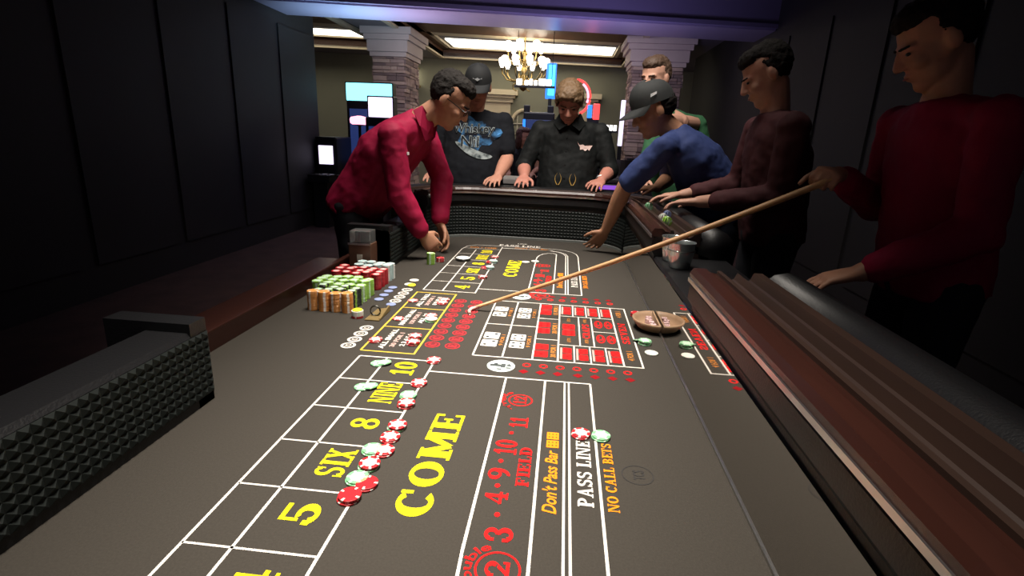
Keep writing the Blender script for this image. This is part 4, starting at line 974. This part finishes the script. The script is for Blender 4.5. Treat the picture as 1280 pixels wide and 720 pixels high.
def cap_on(root,P,B,m,k=1.0,logo=None,tilt=0):
    hr,hf,hu=B; mb=MB(); n=24; vs=[]; rows=7
    for i in range(rows):
        th=R(90*i/(rows-1)); 
        for j in range(n):
            a=2*math.pi*j/n; fr_=math.sin(a)
            x=.088*math.cos(a)*math.cos(th)**.75; y=-.008+.106*math.sin(a)*math.cos(th)**.75; z=.042+.098*math.sin(th)+(.012*max(0,fr_) if i>0 else 0)-(.012*(1-fr_)*.5 if i==0 else 0)
            vs.append(P(x,y,z))
    fs=[(i*n+j,i*n+(j+1)%n,(i+1)*n+(j+1)%n,(i+1)*n+j) for i in range(rows-1) for j in range(n)]
    mb.add(vs,fs); cr=mb.build('cap_crown',m,root,True)
    mb=MB(); vs=[]; m_=12; rr_=5
    for lay in (0,1):
        for i in range(rr_):
            t=i/(rr_-1)
            for j in range(m_+1):
                a=R(20+140*j/m_); x=.088*math.cos(a)*(1-.08*t); y=-.008+.104*math.sin(a)+.078*t*math.sin(a)**.6; z=.046-.018*t-.28*(x*x)/.088*(.3+.7*t)-lay*.004
                vs.append(P(x,y,z))
    w=m_+1; fs=[]
    for lay in (0,1):
        b=lay*rr_*w; fs+=[(b+i*w+j,b+i*w+j+1,b+(i+1)*w+j+1,b+(i+1)*w+j) for i in range(rr_-1) for j in range(m_)]
    b=rr_*w; fs+=[((rr_-1)*w+j,(rr_-1)*w+j+1,b+(rr_-1)*w+j+1,b+(rr_-1)*w+j) for j in range(m_)]
    mb.add(vs,fs); mb.build('cap_brim',m,root,True)
    MB().lathe([(.007,0),(.006,.004),(.001,.006)],n=10,c=tuple(P(0,-.008,.145))).build('cap_button',m,root)
    if logo:
        (lx,lz,w_,h_,lm)=logo; mb=MB(); vs=[]; n_=8
        for i in range(n_+1):
            u=-1+2*i/n_; x=lx+u*w_; 
            for z in (lz+h_*(.3-.9*abs(u)**.6*.5),lz-h_*(.6-.8*abs(u))):
                th=math.asin(min(.98,max(0,(z-.042)/.098))); rx=.090*math.cos(th)**.75; y=-.006+.109*math.cos(th)**.75*math.sqrt(max(0,1-(x/rx)**2)); vs.append(P(x,y,z+.011))
        mb.add(vs,[(2*i,2*i+1,2*i+3,2*i+2) for i in range(n_)]); mb.build('cap_emblem',lm,root)
def legs(J,dx=.1,knee=None,fwd=(0,-1)):
    pe=V(J['pelvis']); sr,sl=V(J['sr']),V(J['sl']); s=V(((sr-sl).x,(sr-sl).y,0)).normalized(); f=V((fwd[0],fwd[1],0))
    for q,g in (('l',-1),('r',1)):
        J['h'+q]=pe+s*g*.095-V((0,0,.04)); J['k'+q]=V((pe.x,pe.y,.50))+s*g*.11+f*.03; J['a'+q]=V((pe.x,pe.y,.09))+s*g*.12-f*.02
    return J
sk_a=skinmat('skin_tan',(.42,.21,.13)); sk_b=skinmat('skin_ruddy',(.46,.22,.15)); sk_c=skinmat('skin_olive',(.38,.19,.11)); sk_d=skinmat('skin_fair',(.5,.27,.19))
f_red=mat('cloth_burgundy',(.29,.004,.04),.7,noise_amt=.1,nscale=40,bump=.15,bscale=300,spec=.3)
f_black=mat('cloth_black',(.008,.009,.012),.9,spec=.2,noise_amt=.2,nscale=40,bump=.15,bscale=300)
f_blackshirt=mat('cloth_black_shirt',(.005,.006,.006),.7,spec=.25,noise_amt=.2,nscale=40,bump=.15,bscale=300)
f_blue=mat('cloth_royal_blue',(.018,.035,.13),.8,noise_amt=.12,nscale=40,bump=.15,bscale=300)
f_green=mat('cloth_green',(.03,.12,.05),.8,noise_amt=.12,nscale=40); f_maroon=mat('cloth_dark_maroon',(.06,.012,.015),.8,noise_amt=.12,nscale=40)
f_pants=mat('cloth_navy_black',(.01,.011,.016),.85); f_jean=mat('cloth_dark_denim',(.015,.02,.035),.85)
h_dark=mat('hair_black',(.01,.008,.007),.8,spec=.2,bump=.4,bscale=160); h_fair=mat('hair_sandy',(.12,.07,.033),.6,bump=.4,bscale=160); h_brown=mat('hair_brown',(.07,.04,.025),.6,bump=.4,bscale=160); h_redh=mat('hair_auburn',(.06,.018,.012),.6)

def decal(root, so, mb, m, name, org, ax, ay, axis, off=.004):
    """project flat print points (u,v) on to the shirt along -axis and keep them just proud of the cloth"""
    bvh=BVHTree.FromPolygons([v.co for v in so.data.vertices],[p.vertices for p in so.data.polygons])
    out=MB(); pts=[]
    for u,v,_ in mb.v:
        p=V(org)+V(ax)*u+V(ay)*v; h=bvh.ray_cast(p+V(axis)*.5,-V(axis))
        q=h[0] if h[0] is not None else p
        pts.append(q+V(axis)*off)
    out.add(pts,mb.f); return out.build(name,m,root)
def grid_patch(fn,nu,nv):
    mb=MB(); mb.v=[(*fn(i/nu,j/nv),0) for j in range(nv+1) for i in range(nu+1)]
    mb.f=[(j*(nu+1)+i,j*(nu+1)+i+1,(j+1)*(nu+1)+i+1,(j+1)*(nu+1)+i) for j in range(nv) for i in range(nu)]; mb.mi=[0]*len(mb.f); return mb

# --- A: capped man in a printed black tee at the far end
J=dict(pelvis=(-.635,3.72,.98),chest=(-.635,3.70,1.30),neck=(-.635,3.67,1.47),head=(-.592,3.60,1.622),
  sr=(-.84,3.70,1.41),sl=(-.43,3.70,1.41),er=(-.90,3.66,1.16),el=(-.392,3.64,1.17),wr=(-.85,3.43,1.072),wl=(-.42,3.41,1.075))
J=legs(J)
HA=dict(r=((.1,-1,-.15),(0,-.1,-1),(1,0,0),(4,12,12),.2),l=((-.12,-1,-.22),(0,-.1,-1),(-1,0,0),(2,14,14),.2))
root,P,B,so,JJ,off=person('man in black cap and black tee with blue print at the far rail',J,sk_b,f_black,f_jean,h_brown,(0,-1,0),(.10,-.88,-.42),build=1.12,belly=.05,sleeve=.72,hair='cap',hands=HA,shirtname='tee_shirt')
cap_on(root,P,B,mat('cap_black',(.012,.013,.014),.8,bump=.1,bscale=300),logo=(0,.075,.028,.022,mat('cap_logo_grey',(.25,.26,.27),.7)))
def printmat(name,c0,c1,sc,lo,hi):
    m=mat(name,c1,.9,spec=.2); nt=m.node_tree; b=nt.nodes['Principled BSDF']; tc=nt.nodes.new('ShaderNodeTexCoord'); n=nt.nodes.new('ShaderNodeTexNoise'); n.inputs['Scale'].default_value=sc; n.inputs['Detail'].default_value=5
    r_=nt.nodes.new('ShaderNodeValToRGB'); r_.color_ramp.elements[0].position=lo; r_.color_ramp.elements[1].position=hi; r_.color_ramp.elements[0].color=(*c0,1); r_.color_ramp.elements[1].color=(*c1,1)
    nt.links.new(tc.outputs['Object'],n.inputs['Vector']); nt.links.new(n.outputs['Fac'],r_.inputs['Fac']); nt.links.new(r_.outputs['Color'],b.inputs['Base Color']); return m
m_pblue=printmat('tee_print_blue',(.008,.009,.014),(.06,.2,.42),14,.42,.66); m_pgrey=printmat('tee_print_grey',(.02,.03,.035),(.3,.34,.34),30,.3,.6)
def blob1(u,v):
    a=2*math.pi*u; r_=v*(1+.22*math.sin(3*a+1)+.12*math.sin(7*a)); return (.135*r_*math.cos(a),.105*r_*math.sin(a)-.01*math.cos(a))
org=V((-.60,0,1.33))-off
decal(root,so,grid_patch(blob1,36,6),m_pblue,'blue_print',org,(1,0,0),(0,0,1),(0,-1,0),.003)
def subdiv(vs,fs,n=1): return vs,fs
for txt,x0,x1,z0,z1 in (('Whiskey',-.15,.125,-.015,.065),('Nil',-.09,.03,-.085,-.012)):
    vs,fs=font_polys(txt,.04); vs=fit(vs); mb=MB(); mb.v=[(x0+(x1-x0)*u,z0+(z1-z0)*v,0) for u,v,_ in vs]; mb.f=fs; mb.mi=[0]*len(fs)
    decal(root,so,mb,m_pgrey,'print_lettering_outline',org,(1,0,0),(0,0,1),(0,-1,0),.006)
    vs,fs=font_polys(txt,-.005); vs=fit(vs); e=.004; mb=MB(); mb.v=[(x0+e+(x1-x0-2*e)*u,z0+e+(z1-z0-2*e)*v,0) for u,v,_ in vs]; mb.f=fs; mb.mi=[0]*len(fs)
    decal(root,so,mb,f_black,'print_lettering',org,(1,0,0),(0,0,1),(0,-1,0),.009)
def streak(u,v): return (-.13+.25*u,-.055-.045*math.sin(u*2.2)-.05*u+.05*(v-.5)*math.sin(math.pi*u)**.5)
decal(root,so,grid_patch(streak,24,4),m_pgrey,'grey_print_streak',org,(1,0,0),(0,0,1),(0,-1,0),.006)

# --- B: fair-haired man in a black collared shirt at the far rail
J=dict(pelvis=(.02,3.74,.96),chest=(.02,3.71,1.26),neck=(.012,3.66,1.43),head=(.0,3.575,1.545),
  sr=(-.18,3.70,1.37),sl=(.22,3.70,1.37),er=(-.275,3.66,1.13),el=(.30,3.66,1.13),wr=(-.255,3.44,1.078),wl=(.235,3.44,1.078))
J=legs(J)
HB=dict(r=((-.05,-1,-.24),(0,-.1,-1),(1,0,0),(2,12,12),.2),l=((-.35,-1,-.2),(-.1,-.1,-1),(-1,0,0),(6,18,18),.2))
root,P,B,so,JJ,off=person('fair-haired man in black collared shirt looking down at the far rail',J,skinmat('skin_flushed',(.44,.185,.135)),f_blackshirt,f_pants,h_fair,(0,-1,0),(-.02,-.80,-.60),build=1.1,belly=.04,sleeve=1.25,hair='full',hands=HB,head_k=1.04)
def collar(root,J,side,dep,up,m,b=1.0):
    ne=V(J['neck'])
    for s in (-1,1):
        mb=MB(); side=V(side);dep=V(dep);up=V(up)
        p=[ne+up*.055*b-dep*.03+side*s*.062*b, ne+up*.03+dep*.055*b+side*s*.035*b, ne-up*.02+dep*.092*b+side*s*.012*b, ne-up*.055+dep*.085*b+side*s*.06*b, ne-up*.012+dep*.03+side*s*.095*b, ne+up*.015-dep*.04+side*s*.085*b]
        q=[v+dep*.006 for v in p]; mb.add(p+q,[tuple(range(6)),tuple(range(6,12))[::-1]]+[(i,(i+1)%6,6+(i+1)%6,6+i) for i in range(6)]); mb.build('collar',m,root)
collar(root,JJ,(1,0,0),(0,-1,0),(0,0,1),f_blackshirt,1.1)
m_emb=mat('emblem_white_pink',(.75,.55,.5),.7); m_flame=mat('flame_gold',(.42,.26,.06),.7)
org=V((.12,0,1.275))-off
mb=MB(); mb.v=[(x,z,0) for x,z in ((-.05,.03),(-.035,.012),(-.012,.016),(0,.008),(.02,.014),(.05,.012),(.04,-.004),(.03,-.022),(.02,-.012),(.005,-.024),(-.012,-.014),(-.03,-.018),(-.032,.0))]; mb.f=[tuple(range(13))]; mb.mi=[0]
decal(root,so,mb,m_emb,'chest_emblem',org,(1,0,0),(0,0,1),(0,-1,0),.005)
for x0 in (-.06,.035):
    for g in (-1,1):
        def fl(u,v): return (x0+g*(.016*math.sin(u*3.1)+.004)+.006*(v-.5)*(1-u),.08*u)
        decal(root,so,grid_patch(fl,10,1),m_flame,'flame_embroidery',V((.02,0,1.03))-off,(1,0,0),(0,0,1),(0,-1,0),.005)
mb=MB(); c=V(JJ['wl']); mb.tube([c+V((.034*math.cos(R(a)),0.012,.03*math.sin(R(a)))) for a in range(0,360,24)],.006,6,closed=True); mb.build('bracelet',m_steel,root,True)
bvh=BVHTree.FromPolygons([v.co for v in so.data.vertices],[p.vertices for p in so.data.polygons])
for k in range(4):
    h=bvh.ray_cast(V((-.02,-1,1.33-.085*k)),V((0,1,0)))
    if h[0] is not None:
        o=MB().lathe([(.006,0),(.006,.003),(.001,.004)],n=8).build('shirt_button',m_black,root); o.location=h[0]; o.rotation_euler=h[1].to_track_quat('Z','Y').to_euler()

# --- C: man in black cap and blue shirt leaning over the right rail
J=dict(pelvis=(.90,2.98,.99),chest=(.68,2.93,1.235),neck=(.545,2.90,1.375),head=(.43,2.885,1.475),
  sl=(.475,2.735,1.295),sr=(.58,3.09,1.33),el=(.315,2.80,1.10),er=(.62,3.25,1.13),wl=(.246,2.905,.853),wr=(.52,3.06,1.08))
J=legs(J,fwd=(-1,0))
HC=dict(l=((-.42,.22,-.72),(-.3,.85,.1),(-.7,0,.2),(10,16,14),.3),r=((-1,-.2,-.1),(0,0,-1),(0,-1,0),(4,10,10),.2))
root,P,B,so,JJ,off=person('man in black cap and blue shirt reaching down to the felt',J,sk_c,f_blue,f_jean,h_dark,(-1,0,0),(-.86,-.12,-.42),build=1.05,belly=.03,sleeve=.85,hair='cap',hands=HC,shirtname='blue_shirt',head_k=1.06)
cap_on(root,P,B,mat('cap_charcoal',(.018,.02,.02),.8,bump=.1,bscale=300))
hr,hf,hu=B; MB().add([P(-.0895,.02,.07),P(-.0895,-.012,.074),P(-.088,-.016,.084),P(-.0885,.014,.084)],[(0,1,2,3)]).build('cap_emblem',mat('cap_logo_white',(.7,.7,.7),.6),root)

# --- D: bearded man in green behind him
J=dict(pelvis=(.74,3.62,1.0),chest=(.66,3.60,1.32),neck=(.575,3.58,1.53),head=(.515,3.545,1.70),
  sl=(.55,3.42,1.45),sr=(.85,3.76,1.45),el=(.5,3.36,1.18),er=(.95,3.8,1.18),wl=(.48,3.375,1.11),wr=(.82,3.6,1.08))
J=legs(J,fwd=(-.7,-.7))
HD=dict(l=((-.2,-.9,-.35),(0,0,-1),(0,-1,0),(5,10,10),.2),r=((-.7,-.6,-.2),(0,0,-1),(0,-1,0),(15,20,20)))
root,P,B,so,JJ,off=person('bearded man in green shirt standing behind the blue shirted man',J,sk_d,f_green,f_jean,h_brown,(-.7,-.7,0),(-.62,-.75,-.2),sleeve=.8,hands=HD,head_k=1.03)
hr,hf,hu=B; E=lambda x,y,z,a,b,e:('ell',P(x,y,z),(hr*a,hf*b,hu*e))
me=blob([E(0,.03,-.075,.062,.068,.05),E(0,.07,-.095,.03,.03,.03),E(.055,.02,-.045,.02,.04,.045),E(-.055,.02,-.045,.02,.04,.045)],.006,2); me.materials.append(mat('beard_brown',(.045,.028,.02),.7,bump=.4,bscale=200)); meshobj('beard',me,root)

# --- E: player whose hands rest on the right rail
J=dict(pelvis=(.93,2.44,.98),chest=(.90,2.44,1.29),neck=(.865,2.44,1.46),head=(.81,2.45,1.61),
  sl=(.87,2.23,1.40),sr=(.87,2.64,1.40),el=(.86,2.23,1.13),er=(.84,2.70,1.14),wl=(.60,2.42,1.078),wr=(.585,2.68,1.082))
J=legs(J,fwd=(-1,0))
HE=dict(l=((-.9,.45,-.12),(-.1,0,-1),(0,.8,0),(6,22,22),.2),r=((-.95,.2,-.12),(-.1,0,-1),(0,-1,0),(4,20,20),.2))
root,P,B,so,JJ,off=person('player in dark maroon top with both hands resting on the right rail',J,sk_d,f_maroon,f_pants,h_dark,(-1,0,0),(-.85,.1,-.5),sleeve=1.75,hands=HE)
# --- F: stickman holding the long stick
gx=.80; sg=(gx+.281)/.648; gp=V((gx,1.77-.02*sg,FELT+.012+.298*sg-.002))
J=dict(pelvis=(1.14,1.70,.98),chest=(1.10,1.70,1.30),neck=(1.06,1.70,1.47),head=(1.00,1.70,1.62),
  sl=(1.07,1.49,1.41),sr=(1.07,1.91,1.41),el=(1.06,1.45,1.13),er=(1.09,1.97,1.14),wl=(.83,1.50,1.0),wr=gp+V((.065,.075,.02)))
J=legs(J,fwd=(-1,0))
HF=dict(l=((-1,.1,-.3),(0,0,-1),(0,1,0),(15,20,20)),r=((-.62,-.72,.05),(-.3,.2,-.9),(-.5,.6,.2),(55,70,50),.9))
root,P,B,so,JJ,off=person('stick handler in burgundy shirt holding the long tan stick',J,sk_a,f_red,f_pants,h_dark,(-1,0,0),(-.85,.12,-.5),sleeve=1.85,hands=HF)
# --- G: dealer in the burgundy shirt bending over the layout
J=dict(pelvis=(-1.04,2.66,.975),chest=(-.87,2.655,1.23),neck=(-.71,2.65,1.385),head=(-.575,2.655,1.475),
  sr=(-.80,2.46,1.305),sl=(-.745,2.83,1.315),er=(-.765,2.45,1.03),el=(-.64,2.79,1.085),wr=(-.672,2.49,.852),wl=(-.632,2.70,.875))
J=legs(J,fwd=(1,0)); J['hl']=V(J['hl'])+V((-.03,0,0))
HG=dict(r=((.55,.35,-.75),(.1,.55,-.5),(.3,-.2,.4),(18,28,25),.6),l=((.3,.1,-.95),(-.6,-.6,-.2),(.5,-.6,0),(18,28,25),.6))
root,P,B,so,JJ,off=person('dealer in burgundy shirt and glasses bending over the chips',J,sk_a,f_red,f_pants,h_dark,(1,0,0),(.80,-.02,-.58),headup=(.3,0,1),build=1.08,belly=0,sleeve=1.88,hands=HG,head_k=1.05)
collar(root,JJ,(0,-1,0),V((.62,0,-.55)).normalized(),V((.7,0,.7)).normalized(),f_red,1.05)
hr,hf,hu=B; m_gl=mat('glasses_black',(.01,.01,.01),.3)
for s in (-1,1):
    MB().tube([P(s*.033+.021*math.cos(R(a)),.1,.004+.015*math.sin(R(a))) for a in range(0,360,24)],.002,6,closed=True).build('glasses_rim',m_gl,root,True)
    MB().tube([P(s*.054,.1,.008),P(s*.078,.07,.01),P(s*.082,-.005,.008)],.0022,6).build('glasses_temple',m_gl,root,True)
MB().tube([P(-.012,.1,.006),P(0,.103,.009),P(.012,.1,.006)],.002,6).build('glasses_bridge',m_gl,root)
bvh=BVHTree.FromPolygons([v.co for v in so.data.vertices],[p.vertices for p in so.data.polygons]); q,nn,_,_=bvh.find_nearest(V((-.66,2.47,1.235))-off)
bd=MB().box((-.02,-.007,0),(.02,.007,.003),bev=.001).build('name_badge',mat('badge_white',(.75,.72,.7),.4),root); bd.location=q+nn*.001; bd.rotation_euler=nn.to_track_quat('Z','Y').to_euler()
# --- W: seated woman far behind
wx=-.565
J=dict(pelvis=(wx,7.3,.74),chest=(wx,7.28,1.02),neck=(wx,7.26,1.19),head=(wx,7.22,1.32),sr=(wx-.16,7.28,1.14),sl=(wx+.16,7.28,1.14),er=(wx-.2,7.22,.92),el=(wx+.2,7.22,.92),wr=(wx-.16,7.0,.87),wl=(wx+.14,7.0,.87),
  hr=(wx-.09,7.28,.72),hl=(wx+.09,7.28,.72),kr=(wx-.1,6.95,.70),kl=(wx+.1,6.95,.70),ar=(wx-.1,6.95,.2),al=(wx+.1,6.95,.2))
HW=dict(l=((0,-1,0),(0,0,-1),(1,0,0)),r=((0,-1,0),(0,0,-1),(-1,0,0)))
person('red-haired woman seated far behind between the two middle players',J,sk_b,f_pants,f_pants,h_redh,(0,-1,0),(.7,-.6,-.1),build=.85,sleeve=.3,hair='long',hands=HW,voxel=.011)
